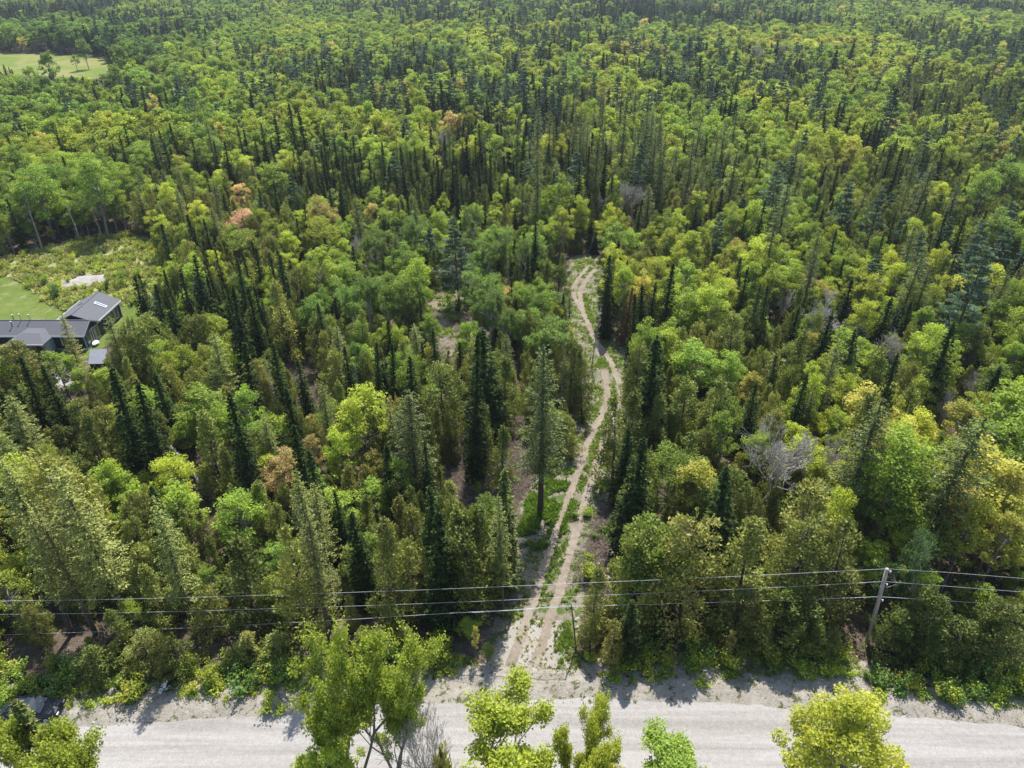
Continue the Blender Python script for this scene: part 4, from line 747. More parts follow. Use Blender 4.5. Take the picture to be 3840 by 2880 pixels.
for p in scatter(260, sd_area(np.array([(-60, 44), (60, 42), (95, 130), (-95, 130)], float)), (-95, 95, 42, 130), 6, lambda x, y: (sd_line(TRACK, 7)(x, y) < 0) & (sd_area(LAWN)(x, y) < 0) & (sd_area(APRON)(x, y) < 0) & (y > np.interp(x, VERGE_UP[:, 0], VERGE_UP[:, 1])+1.5)):
    SHR.append((p[0], p[1], rs.uniform(1., 2.6), rs.uniform(.8, 1.4), rs.uniform(.2, .6)))
for (x, y) in scatter(70, sd_area(VERGE2), (-60, 60, 20, 27), 7): SHR.append((x, y, rs.uniform(.5, 1.6), 1, rs.uniform(.4, .7)))
for (x, y, h, w, t) in ((1475, 2575, 2.0, 1.5, .5), (1560, 2600, 1.4, 1.2, .52), (1000, 2640, 1.3, 1.3, .6), (1050, 2650, .9, 1, .55)):
    p = un(x, y+20); SHR.append((p[0], p[1], h, w, t))
_sg = un(622, 2588)
for s in SHR:
  if math.hypot(s[0]-32.3, s[1]-43.2) > 3.0 and not (abs(s[0]-_sg[0]) < 1.5 and -2.6 < s[1]-_sg[1] < .9): TREES.append(['shrub', s[0], s[1], s[2], s[3]*(s[2]/1.4)**-.2*1.1, min(.85, s[4]), None, False])

# ------------------------------------------------------------------ instanced masses (only what is past counting)
def scatter_mesh(name, pts, rot, scl, idx, tnt, coll_objs, **props):
    """one object; its points carry copies of the plants in coll_objs"""
    n = len(pts); me = bpy.data.meshes.new(name); me.vertices.add(n); me.vertices.foreach_set('co', np.asarray(pts, np.float32).ravel())
    for an, typ, key, val in (('rot', 'FLOAT_VECTOR', 'vector', rot), ('scl', 'FLOAT_VECTOR', 'vector', scl), ('idx', 'INT', 'value', idx), ('tint', 'FLOAT', 'value', tnt)):
        a = me.attributes.new(an, typ, 'POINT'); a.data.foreach_set(key, np.asarray(val, np.int32 if typ == 'INT' else np.float32).ravel())
    me.update(); o = link(name, me, **props)
    cl = bpy.data.collections.new(name+'_kinds')
    for j, po in enumerate(coll_objs):
        q = bpy.data.objects.new('%s_%02d' % (name, j), po.data); cl.objects.link(q)
    ng = bpy.data.node_groups.new(name+'_nodes', 'GeometryNodeTree')
    ng.interface.new_socket('Geometry', in_out='INPUT', socket_type='NodeSocketGeometry'); ng.interface.new_socket('Geometry', in_out='OUTPUT', socket_type='NodeSocketGeometry')
    gi, go = ng.nodes.new('NodeGroupInput'), ng.nodes.new('NodeGroupOutput')
    ci = ng.nodes.new('GeometryNodeCollectionInfo'); ci.inputs['Collection'].default_value = cl; ci.inputs['Separate Children'].default_value = True; ci.inputs['Reset Children'].default_value = True
    ip = ng.nodes.new('GeometryNodeInstanceOnPoints'); ip.inputs['Pick Instance'].default_value = True
    def na(nm, dt):
        a = ng.nodes.new('GeometryNodeInputNamedAttribute'); a.data_type = dt; a.inputs[0].default_value = nm; return a.outputs[0]
    er = ng.nodes.new('FunctionNodeEulerToRotation'); ng.links.new(na('rot', 'FLOAT_VECTOR'), er.inputs[0])
    ng.links.new(gi.outputs[0], ip.inputs['Points']); ng.links.new(ci.outputs[0], ip.inputs['Instance']); ng.links.new(na('idx', 'INT'), ip.inputs['Instance Index'])
    ng.links.new(er.outputs[0], ip.inputs['Rotation']); ng.links.new(na('scl', 'FLOAT_VECTOR'), ip.inputs['Scale']); ng.links.new(ip.outputs[0], go.inputs[0])
    md = o.modifiers.new('scatter', 'NODES'); md.node_group = ng
    return o

# ------------------------------------------------------------------ landmarks for the labels: short name, tile, x, y, canopy height
LM = [('the blue house', '01', 500, 450, 3), ('the ribbed shed roof', '01', 620, 650, 2), ('the scrub clearing', '01', 400, 60, 1), ('the pink maple', '00', 1550, 1400, 8), ('the lone S-bend spruce', '11', 2055, 700, 10),
      ('the tall trackside spruce', '11', 1310, 900, 12), ('the dirt clearing', '11', 700, 450, 0), ('the utility pole', '22', 1250, 600, 5), ('the thin track pole', '12', 1500, 750, 3), ('the big leafless tree', '21', 660, 1250, 8),
      ('the forked leafless tree', '21', 1050, 400, 8), ('the silvery edge snag', '21', 1480, 650, 8), ('the far tan bare crown', '20', 520, 330, 10), ('the round yellow crown', '20', 1250, 680, 10), ('the hay field', '00', 300, 400, 0),
      ('the tall lime trackside tree', '10', 1400, 1250, 12), ('the orange maple', '10', 700, 780, 11), ('the leaning silver snag', '01', 1200, 1400, 4), ('the lone yellow maple', '11', 90, 1000, 8), ('the right-edge pine', '21', 1960, 100, 14),
      ('the flat-topped ash', '11', 1290, 450, 9), ('the apron sapling', '12', 860, 850, 2), ('the biggest roadside poplar', '02', 2150, 900, 10), ('the fallen sign', '02', 1085, 1150, 0), ('the parked car', '02', 200, 1380, 1),
      ('the golden lower-right crown', '21', 2080, 1450, 10), ('the white birch trunk', '00', 460, 1400, 8), ('the upper track end', '11', 1560, 60, 0), ('the orange young maple', '01', 1800, 1350, 6), ('the far-left silver spruce', '01', 270, 1500, 8),
      ('the round lime crown', '01', 1300, 950, 7), ('the cleared brush gap', '22', 400, 420, 0), ('the big dark pine', '20', 1410, 700, 14), ('the twin lime crowns', '20', 940, 900, 10), ('the far pine cluster', '20', 1600, 400, 12), ('the lime birch by the road', '11', 2170, 1350, 8),
      ('the shrubby stone heap', '01', 560, 170, 0), ('the pale feathery pine', '10', 740, 1500, 10), ('the red-brown spire', '00', 1420, 900, 6), ('the first track bend', '11', 1660, 560, 0), ('the big centre spruce', '10', 640, 600, 12), ('the far green hummock', '10', 900, 130, 14)]
LMP = np.array([un(*cr(t, x, y), z)[:2] for _, t, x, y, z in LM])
INFO = {'multistem': ('multistem_tree', 'multi-stemmed tree', 'multi-stemmed trees on the near roadside', ('green', 'lime', 'yellow-green')), 'spruce': ('spruce_tree', 'spruce', 'spruces of the mixed wood', ('near-black', 'dark green', 'mid-green')),
        'lanky': ('open_crowned_spruce', 'open-crowned spruce', 'tall open-crowned spruces', ('dark', 'olive', 'golden-green')),
        'cedar': ('cedar_tree', 'cedar', 'olive cedars of the mixed wood', ('dark', 'olive', 'tan-olive')),
        'broadleaf': ('broadleaf_tree', 'broadleaf tree', 'spring-green broadleaf trees', ('deep green', 'lime-green', 'yellow-green')),
        'pine': ('pine_tree', 'white pine', 'white pines above the canopy', ('dark', 'blue-green', 'pale')),
        'ash': ('ash_tree', 'half-leafed ash', 'half-leafed grey-limbed ashes', ('light green',)*3), 'bare': ('bare_tree', 'leafless tree', 'leafless grey trees', ('grey',)*3),
        'snag': ('dead_spruce', 'dead spruce', 'standing dead spruces', ('silver-grey',)*3), 'maple': ('maple_tree', 'maple', 'maples in front of the road', ('green', 'lime', 'yellow')), 'poplar': ('poplar_tree', 'poplar', 'poplars in front of the road', ('green', 'lime-green', 'yellow-green')),
        'young': ('young_cedar', 'young cedar', 'young cedars', ('olive', 'olive', 'brownish')), 'shrub': ('shrub', 'shrub', 'bushes at the edges and in the clearings', ('dark green', 'bright green', 'yellow-green'))}
CUT = {'broadleaf': (.5, .63), 'cedar': (.45, .68), 'shrub': (.42, .58)}
ORD = ['nearest', 'second', 'third', 'fourth', 'fifth', 'sixth', 'seventh', 'eighth', 'ninth', 'tenth']
for t in TREES:
    qx, qy, qd = proj(t[1], t[2], t[3]*.85); t.append(float(qd)); t.append(bool(-30 < qx < 3870 and -30 < qy < 2930)); t.append((float(qx), float(qy)))
BYK = {}
for i, t in enumerate(TREES): BYK.setdefault(t[0], []).append(i)
SINGLE, MASS = [], {}
for k, ids in BYK.items():
    ids = sorted(ids, key=lambda i: (-(TREES[i][7]), -(TREES[i][9]), -TREES[i][3]/TREES[i][8]))
    n_single = 296 if k != 'shrub' else 290
    ids_in = [i for i in ids if TREES[i][9]]
    SINGLE += ids_in[:n_single]; rest = ids_in[n_single:]+[i for i in ids if not TREES[i][9]]
    if rest: MASS[k] = rest
# automatic labels
AUTO = {}
for i in SINGLE:
    t = TREES[i]; k = t[0]
    if t[6]: continue
    d = np.hypot(LMP[:, 0]-t[1], (LMP[:, 1]-t[2])*.8); j = int(d.argmin()); dx, dy = t[1]-LMP[j, 0], t[2]-LMP[j, 1]
    rel = ('right of' if dx > 0 else 'left of') if abs(dx) > abs(dy)*.9 else ('behind' if dy > 0 else 'in front of')
    rel = ('just ' if d[j] < .055*t[2]+3 else 'well ' if d[j] > .16*t[2]+6 else '')+rel
    c = CUT.get(k, (.3, .55)); col = INFO[k][3][0 if t[5] < c[0] else 1 if t[5] < c[1] else 2]
    kk = t[3]/{'spruce': 12, 'lanky': 16, 'cedar': 8.6, 'broadleaf': 10, 'pine': 14, 'shrub': 1.4}.get(k, PH[k][0])
    size = 'short' if kk < .85 else 'tall' if kk > 1.12 else ''
    wid = 'slim' if t[4] < .93 else 'broad' if t[4] > 1.22 else ''
    if k == 'shrub': size = {'short': 'low', 'tall': 'big'}.get(size, ''); wid = ''
    lab = ' '.join(w for w in (size, wid, col, INFO[k][1], rel, LM[j][0]) if w)
    AUTO.setdefault(lab, []).append((float(d[j]), i))
for lab, L_ in AUTO.items():
    L_.sort()
    for q, (_, i) in enumerate(L_): TREES[i][6] = lab if len(L_) == 1 or q >= len(ORD) else (lab+', '+ORD[q]+(' nearest' if q else ''))
    if len(L_) > len(ORD):
        for q, (_, i) in enumerate(L_[len(ORD):]): TREES[i][6] = lab+', farther off'
def pick_proto(k, t, r):
    kk = k+'_far' if t[2] > 200 and k+'_far' in PROTO else k
    return kk, r.randint(len(PROTO[kk]))
rp = RS(9)
NEARPICK = {n[-1]: (q, 1.3*q) for q, n in enumerate(NEAR)}
for i in SINGLE:
    k, X_, Y_, h, w, tn, lab = TREES[i][:7]
    kk, j = pick_proto(k, TREES[i], rp); spin = rp.uniform(0, 6.28)
    if lab in NEARPICK: j, spin = NEARPICK[lab]; j %= len(PROTO[kk])
    p = PROTO[kk][j]; nm, _, grp, _ = INFO[k]
    sz = h/p['H']; sw = radius(k, h, w)/PH[k][1]
    t = thing(nm, lab, 'bush' if k == 'shrub' else 'tree', (X_, Y_, -.03), grp, spin); t.scale = (sw, sw, sz)
    if lab not in NEARPICK: t.rotation_euler[0] = rp.normal(0, .03); t.rotation_euler[1] = rp.normal(0, .03)
    if p['trunk'] is not None: link('stem' if k == 'shrub' else 'branches' if k in ('bare', 'snag') else 'trunk', p['trunk'], t)
    if p['crown'] is not None: c = link('foliage' if k == 'shrub' else 'crown', p['crown'], t); c['tint'] = float(tn)
for k, ids in MASS.items():
    kinds = [k]+([k+'_far'] if k+'_far' in PROTO else []); objs = []; start = {}
    for q in kinds: start[q] = len(objs); objs += [p['joined'] for p in PROTO[q]]
    pts, rot, scl, ix, tt = [], [], [], [], []
    for i in ids:
        _, X_, Y_, h, w, tn = TREES[i][:6]; kk, j = pick_proto(k, TREES[i], rp); sw = radius(k, h, w)/PH[k][1]
        pts.append((X_, Y_, -.03)); rot.append((rp.normal(0, .014), rp.normal(0, .014), rp.uniform(0, 6.28))); scl.append((sw, sw, h/PROTO[kk][j]['H'])); ix.append(start[kk]+j); tt.append(tn)
    word = {'spruce': 'spruces', 'lanky': 'open_crowned_spruces', 'cedar': 'cedars', 'broadleaf': 'broadleaf_trees', 'pine': 'pines', 'shrub': 'shrubs'}.get(k, k+'_trees')
    scatter_mesh('distant_'+word if k != 'shrub' else 'undergrowth_shrubs', pts, rot, scl, ix, tt, objs, kind='stuff', category='forest' if k != 'shrub' else 'bushes',
                 label={'spruce': 'dark spires of the spruces filling the far wood', 'cedar': 'olive mass of cedars filling the wood between the picked-out trees', 'broadleaf': 'spring-green canopy of broadleaf trees filling the far wood', 'pine': 'blue-green pines scattered through the far wood', 'shrub': 'low bushes covering gaps under the trees'}.get(k, 'other %s further off in the wood' % word.replace('_', ' ')))
print('TREES', len(TREES), {k: len(v) for k, v in BYK.items()}, 'single', len(SINGLE))

# ------------------------------------------------------------------ grass tufts, stones, brush
GR = [bpy.data.objects.new('tuft', mesh_np('tuft', *g_tuft(s, .3+.08*s)[:2], M['grass_blade'], tone=g_tuft(s, .3)[2])) for s in range(4)]
def do_grass(name, label, specs, seed):
    r = RS(seed); P, T, Sx = [], [], []
    for n, sdf, box, tmid, size in specs:
        q = scatter(n, sdf, box, r.randint(1e6)); cl = vnoise(q[:, 0], q[:, 1], 1.7, seed+1)+.5*vnoise(q[:, 0], q[:, 1], .6, seed+2); q = q[cl > .62]; cl = cl[cl > .62]
        P.append(np.column_stack([q, np.full(len(q), .02)])); T.append(np.clip(tmid+r.normal(0, .13, len(q)), .02, .98)); s = size*r.uniform(.6, 1.5, len(q))*(.5+cl*.6); Sx.append(np.stack([s*1.3, s*1.3, s], 1))
    P, T, Sx = map(np.concatenate, (P, T, Sx)); n = len(P)
    scatter_mesh(name, P, np.stack([r.normal(0, .1, n), r.normal(0, .1, n), r.uniform(0, 6.28, n)], 1), Sx, r.randint(0, 4, n), T, GR, kind='stuff', category='grass', label=label)
def off_ruts(f): return lambda X, Y: np.minimum(f(X, Y), -rut_sdf(X, Y)-.02)
do_grass('track_grass_tufts', 'green and straw grass tufts along the two-rut track', [
    (4500, off_ruts(sd_line(TRACK, 6.0)), (-6, 22, 46, 150), .5, .55), (3500, off_ruts(sd_line(TRACK, 2.0)), (-6, 22, 49, 150), .25, .62),
    (3500, off_ruts(sd_area(np.array([un(x, y)[:2] for x, y in dsp([(1150, 1040), (1240, 1010), (1240, 1100), (1200, 1180), (1150, 1190), (1120, 1150)])]))), (-4, 12, 50, 80), .22, .9),
    (700, sd_area(np.array([un(x, y)[:2] for x, y in dsp([(1195, 1370), (1225, 1330), (1250, 1420), (1240, 1475), (1205, 1450)])])), (0, 12, 38, 50), .38, .55)], 21)
do_grass('roadside_weeds', 'sparse olive weeds growing on the stony road verge', [
    (11000, lambda X, Y: np.minimum(np.minimum(sd_area(VERGE)(X, Y), Y-np.interp(X, ROAD_UP[:, 0], ROAD_UP[:, 1])-.9), -sd_area(APRON)(X, Y)-.3), (-60, 60, 35, 47), .62, .6),
    (500, sd_area(APRON), (-12, 14, 38, 46), .7, .4), (3000, sd_area(VERGE2), (-60, 60, 20, 27), .5, 1.2)], 22)
do_grass('clearing_grass_tufts', 'tall pale grass between the bushes of the scrub clearing', [
    (6000, lambda X, Y: np.minimum(sd_area(SCRUB)(X, Y), -sd_area(_rp)(X, Y)), (-150, -50, 100, 160), .78, 1.3), (500, sd_area(DIRT), (-20, 0, 70, 130), .45, 1.2)], 23)
def rock_mesh(seed, name='stone', sub=2):
    import bmesh
    bm = bmesh.new(); bmesh.ops.create_icosphere(bm, subdivisions=sub, radius=1); r = random.Random(seed)
    pl = [(Vector([r.gauss(0, 1) for _ in range(3)]).normalized(), r.uniform(.55, .95)) for _ in range(9)]
    for v in bm.verts:
        for n_, d_ in pl:
            e = v.co.dot(n_)
            if e > d_: v.co -= n_*(e-d_)
        v.co.z *= .6; v.co *= r.uniform(.94, 1.06)
    me = bpy.data.meshes.new(name); bm.to_mesh(me); bm.free(); me.materials.append(M['rock']); return me
ROCK = [rock_mesh(s, 'stone', 1) for s in range(5)]; ROB = [bpy.data.objects.new('stone', m) for m in ROCK]
r = RS(31); P = []; Sx = []
for n, sdf, box, a, b in ((3800, lambda X, Y: np.minimum(sd_area(VERGE)(X, Y), Y-np.interp(X, ROAD_UP[:, 0], ROAD_UP[:, 1])-.4), (-60, 60, 35, 47), .03, .13),
    (700, sd_area(APRON), (-14, 14, 37, 48), .03, .08), (1500, off_ruts(sd_line(TRACK, 7.6)), (-6, 20, 42, 130), .03, .12), (900, sd_area(_rp), (-110, -60, 110, 135), .08, .3),
    (700, lambda X, Y: np.minimum(sd_area(VERGE)(X, Y), -32-X), (-60, -30, 36, 46), .1, .34), (260, sd_area(ROAD), (-50, 50, 32, 39), .02, .05), (250, sd_area(DIRT), (-20, 0, 70, 130), .06, .2), (300, sd_area(_rd), (-80, -50, 70, 100), .06, .2)):
    q = scatter(n, sdf, box, r.randint(1e6)); s = a+(b-a)*r.rand(len(q))**2.5; P.append(np.column_stack([q, s*.1+.02+.15*(q[:, 1] > 37.5)*0])); Sx.append(np.stack([s, s*r.uniform(.6, 1, len(q)), s*r.uniform(.6, 1, len(q))], 1))
P, Sx = np.concatenate(P), np.concatenate(Sx); n = len(P)
scatter_mesh('loose_stones', P, np.stack([r.normal(0, .3, n), r.normal(0, .3, n), r.uniform(0, 6.28, n)], 1), Sx, r.randint(0, 5, n), np.zeros(n), ROB, kind='stuff', category='stones', label='pale loose stones strewn over the verge, the apron and the track sides')
BIG = [rock_mesh(50+s, 'boulder', 2) for s in range(4)]
bl = [('02', 740, 1165, .55, 'pale square boulder at the shaded edge of the verge near the left'), ('02', 765, 1200, .4, 'small rounded boulder below the pale square one'), ('02', 1222, 1305, .32, 'lone flat stone lying on the road shoulder'),
      ('02', 545, 1180, .5, 'boulder on the crest of the left rubble bank'), ('02', 520, 1130, .5, 'tan boulder high on the left rubble bank'), ('02', 430, 1150, .55, 'broad boulder at the top of the left rubble bank'), ('02', 390, 1210, .5, 'low tan boulder on the sunlit part of the left bank'), ('02', 220, 1180, .5, 'grey boulder lying in shade behind the parked car'),
      ('02', 170, 1140, .5, 'large shaded boulder near the left frame edge'), ('02', 120, 1200, .45, 'bluish shaded boulder between two others at far left'), ('02', 40, 1190, .5, 'boulder half hidden in shade at the extreme left'), ('02', 90, 1130, .4, 'small boulder at the foot of the dark thicket, far left'),
      ('22', 1680, 1080, .9, 'large bluish boulder in the shade of the right thicket'), ('22', 920, 910, .5, 'pale boulder between shrubs on the right verge'), ('22', 1430, 1110, .45, 'boulder below the shrubs under the utility pole'), ('22', 2050, 1080, .5, 'shaded boulder at the right end of the verge'), ('22', 430, 1070, .4, 'stone beside the pink sapling foot'), ('22', 850, 1020, .35, 'small pale stone mid right verge'),
      ('12', 1530, 700, .35, 'pale stone just right of the thin pole'), ('12', 1525, 750, .28, 'small round stone touching the base line of the thin pole'), ('12', 1980, 1040, .5, 'flat white slab stone under the track mouth thicket'), ('12', 1720, 430, .5, 'square pale stone beside the cut brush right of the track'), ('12', 1150, 330, .5, 'white stone heap block left of the track'), ('12', 1130, 220, .45, 'white stone at the cleared verge left of the track'), ('12', 1240, 240, .35, 'stone between cleared verge and left rut')]
for i, (t, x, y, s, lab) in enumerate(bl):
    p = un(*cr(t, x, y)); o = link('boulder', BIG[i % 4], None, (p[0], p[1], .08+s*.1), label=lab, category='boulder', group='boulders on the verges'); o.scale = (s*rs.uniform(.8, 1.2), s*.8, s*rs.uniform(.6, .9)); o.rotation_euler = (0, 0, rs.uniform(0, 6))
# cut brush: heaps of sticks (past counting), and logs
def stick_mesh(seed):
    r = RS(seed); S = []
    for _ in range(26):
        p = np.array([r.normal(0, .7), r.normal(0, .7), r.uniform(.02, .35)]); a = r.uniform(0, 6.28); d = np.array([math.cos(a), math.sin(a), r.normal(0, .14)])*r.uniform(.3, 1.1)
        S.append(np.concatenate([p-d, p+d, [.022, .009]]))
    V, F = tubes(S, 3); return mesh_np('brush', V, F, M['slash'])
BR = [bpy.data.objects.new('brush', stick_mesh(s)) for s in range(4)]
P = []; r = RS(41)
for s, n in zip(SLASH+[DIRT], (230, 110, 60, 90, 60, 40)):
    x0, y0 = s.min(0); x1, y1 = s.max(0); P.append(scatter(n, sd_area(s), (x0, x1, y0, y1), r.randint(1e6), lambda x, y: sd_line(TRACK, 6.5)(x, y) < 0))
P.append(scatter(500, sd_area(np.array([(-70, 50), (70, 48), (90, 120), (-90, 120)], float)), (-90, 90, 44, 120), 8, lambda x, y: (sd_line(TRACK, 7)(x, y) < 0) & (sd_area(LAWN)(x, y) < 0)))
P = np.concatenate(P); n = len(P)
scatter_mesh('cut_brush', np.column_stack([P, np.zeros(n)]), np.stack([np.zeros(n), np.zeros(n), r.uniform(0, 6.28, n)], 1), np.repeat(r.uniform(.5, 1.3, n)[:, None], 3, 1), r.randint(0, 4, n), np.zeros(n), BR, kind='stuff', category='brush', label='tangled dry sticks lying in the cut gaps of the wood')
def log(t, a, b, r0, lab, mat='deadwood', z=.12):
    p, q = un(*cr(t, *a)), un(*cr(t, *b)); m_ = MB(); L = np.linalg.norm(q-p); rl = RS(int(a[0])); pts = [(0, 0, 0)]
    d = (q-p)/L
    P_ = [tuple(d*L*f+np.array([rl.normal(0, .04), rl.normal(0, .04), z+rl.uniform(0, .1)])) for f in np.linspace(0, 1, 6)]
    m_.tube(P_, [r0*(1-.5*f) for f in np.linspace(0, 1, 6)], 7)
    for k in range(4): b0 = Vector(P_[1+k]); m_.tube([b0, b0+Vector((rl.normal(0, .35), rl.normal(0, .35), rl.uniform(.1, .45)))], [.025, .01], 4)
    o = m_.build('fallen_log', M[mat], smooth=True, label=lab, category='log', group='fallen logs'); o.location = tuple(p)
log('12', (1670, 320), (1800, 335), .13, 'pale split log lying right of the track mouth'); log('12', (1735, 300), (1775, 250), .09, 'short broken pole beside the pale split log')
log('12', (1740, 460), (1830, 360), .08, 'long thin dead branch beside the square stone', 'slash'); log('11', (780, 1440), (1010, 1400), .1, 'long thin log lying across the cut gap in the cedars')
log('11', (640, 960), (720, 1060), .1, 'log in the dim gap left of the tall spruces', 'slash'); log('21', (550, 620), (620, 520), .12, 'pale bare log slanting among the right cedars')
log('21', (470, 430), (560, 350), .1, 'thin silvery log above the pale slanting one'); log('21', (1080, 580), (1220, 515), .1, 'pale forked log under the forked leafless tree')
log('11', (660, 560), (700, 500), .1, 'short pale log in the dirt clearing'); log('22', (330, 430), (470, 425), .07, 'brown stick lying over the cleared brush gap', 'slash')
log('11', (1830, 1360), (1780, 1520), .05, 'long thin straw-coloured branch on the right bank of the track', 'slash'); log('02', (1680, 850), (1780, 780), .08, 'grey branch fallen at the wood edge behind the road', 'deadwood')

# the pale birch trunk, and the leaning silver snag
def leaning(name, t, top, base, h, r0, lab, cat, mat, twig, grp=None):
    b = un(*cr(t, *base)); 
    tp = un(*cr(t, *top), h); o = thing(name, lab, cat, b, grp); d = tp-b; r_ = RS(int(top[0])); m_ = MB(); n_ = 9
    P_ = [tuple(d*f+np.array([r_.normal(0, .06), r_.normal(0, .06), 0])*(f > 0)) for f in np.linspace(0, 1, n_)]
    m_.tube(P_, [r0*(1-.85*f) for f in np.linspace(0, 1, n_)], 7); m_.build('trunk', M[mat], o, smooth=True)
    if twig:
        S = []
        for _ in range(twig):
            f = r_.uniform(.12, .98); p = d*f; l = (1.15-f)*r_.uniform(.3, 1.1)*1.3; q = p+rdir(r_, 1)[0]*l; S.append(np.concatenate([p, q, [.03, .01]]))
            for _ in range(3): u = p+(q-p)*r_.uniform(.3, 1); S.append(np.concatenate([u, u+rdir(r_, 1)[0]*l*.4, [.014, .006]]))
        V, F = tubes(S, 3); link('branches', mesh_np('branches', V, F, M[mat]), o)
leaning('dead_spruce', '01', (1100, 1225), (1400, 1590), 6.5, .19, 'pale leaning dead spruce with short twigs in the left cedars', 'tree', 'barewood', 260, 'standing dead spruces')
leaning('birch_tree', '00', (400, 1230), (520, 1560), 13, .17, 'slender white birch trunk at the shaded forest edge by the scrub clearing', 'tree', 'palebark', 10)
leaning('poplar_tree', '00', (150, 1230), (280, 1640), 14, .2, 'long grey trunk leaning left at the forest edge, left of the white one', 'tree', 'greybark', 10)
leaning('poplar_tree', '00', (580, 1280), (665, 1570), 12, .22, 'bent grey-white trunk at the forest edge, right of the white one', 'tree', 'greybark', 10)
leaning('poplar_tree', '00', (840, 1300), (885, 1500), 9, .12, 'thin grey trunk pair member at the right end of the scrub clearing edge', 'tree', 'palebark', 8)
for (tx_, by_, bx_, h, lab) in ((848, 1380, 850, 9, 'bare lower trunk of a thin cedar, leftmost of the cut gap row'), (880, 1400, 903, 10, 'thick bare cedar trunk standing in the cut gap'), (922, 1410, 942, 9, 'bare cedar trunk right of the thick one in the cut gap')):
    leaning('cedar_tree', '11', (tx_, by_-430), (bx_, by_), h, .11, lab, 'tree', 'bark', 14, 'bare trunks in the cut gap')

# ------------------------------------------------------------------ poles and wires
pb = un(*cr('22', 1195, 850)); pt = un(*cr('22', 1325, 368), 9.6)
up = thing('utility_pole', 'weathered wooden utility pole carrying three wires over the right thicket', 'pole', pb)
d = pt-pb; m_ = MB(); m_.tube([tuple(d*f) for f in (-.03, .3, .65, 1.0)], [.21, .19, .17, .15], 12); m_.build('pole_shaft', M['polewood'], up, smooth=True)
att = []
for (x, y) in ((1325, 372), (1300, 450), (1272, 549)):
    f = (un_y(*cr('22', x, y), pt[1])[2])/9.6; f = min(.995, max(.3, (850-y)/(850-368))); p = d*f; att.append(pb+p)
    m_ = MB(); m_.tube([(p[0], p[1]-.02, p[2]), (p[0]+.22, p[1]-.24, p[2]+.02)], .035, 6); m_.tube([(p[0]+.16, p[1]-.3, p[2]-.06), (p[0]+.16, p[1]-.3, p[2]+.12)], [.07, .05], 8); m_.build('insulator', M['metal_pipe'], up)
WPX = [[('02', 0, 577), ('02', 640, 568), ('02', 1300, 552), ('02', 2212, 523), ('12', 520, 505), ('12', 1060, 483), ('12', 1610, 458), ('12', 2212, 433), ('22', 700, 400), ('22', 1325, 368), ('22', 1700, 390), ('22', 2212, 431)],
       [('02', 0, 664), ('02', 640, 656), ('02', 1300, 641), ('02', 2212, 612), ('12', 520, 594), ('12', 1060, 571), ('12', 1610, 543), ('12', 2212, 517), ('22', 700, 484), ('22', 1300, 450), ('22', 1700, 480), ('22', 2212, 519)],
       [('02', 0, 797), ('02', 640, 776), ('02', 1300, 748), ('02', 1960, 713), ('12', 100, 694), ('12', 560, 664), ('12', 1060, 637), ('12', 1490, 612), ('12', 2212, 592), ('22', 700, 570), ('22', 1272, 549), ('22', 1700, 574), ('22', 2212, 611)]]
WL = ['top power line crossing the whole picture over the wood edge', 'middle power line crossing the whole picture over the wood edge', 'lowest and thickest of the three overhead wires']
for row, lab, a in zip(WPX, WL, att):
    P_ = [un_y(*cr(*w), a[1]) for w in row]
    P_ = [P_[0]+(P_[0]-P_[1])*2.2+np.array([0, 0, .6])]+P_+[P_[-1]+(P_[-1]-P_[-2])*3]
    m_ = MB(); m_.tube(P_, .011 if 'thick' not in lab else .016, 5); m_.build('power_line', M['wire'], label=lab, category='wire', group='overhead wires')
tb = un(*cr('12', 1520, 892)); tt_ = un(*cr('12', 1490, 603), 6.0)
tp = thing('thin_pole', 'thin dark pole standing in the grass beside the mouth of the track', 'pole', tb); d = tt_-tb
MB().tube([(0, 0, 0), tuple(d*.5+np.array([.03, 0, 0])), tuple(d)], [.075, .065, .05], 9).build('pole_shaft', M['bark'], tp, smooth=True)
MB().tube([tuple(d*.985+np.array([-.16, 0, 0])), tuple(d*.985+np.array([.1, 0, .03]))], .035, 6).build('bracket', M['metal_pipe'], tp)
for kk, (xe, ye) in enumerate(((850, 652), (700, 655))):
    e = un_y(*cr('12', xe, ye), tt_[1]); P_ = [tt_, (tt_+e)/2-np.array([0, 0, .12]), e]
    MB().tube(P_, .018, 5).build('service_line', M['wire'], label=['upper', 'lower'][kk]+' thin service wire running left from the thin pole', category='wire', group='service wires')

# ------------------------------------------------------------------ the house
hs = thing('house', 'long low navy house with dark shingle roofs beside the lawn', 'house', (-70, 102, 0))
ox, oy = 70, -102
def hb_(x0, x1, y0, y1, z0, z1, name, mat, parent=hs, **kw): return MB().box(x0+ox, x1+ox, y0+oy, y1+oy, z0, z1).build(name, M[mat], parent, **kw)
def sh(P): return [(p[0]+ox, p[1]+oy, p[2]) for p in P]
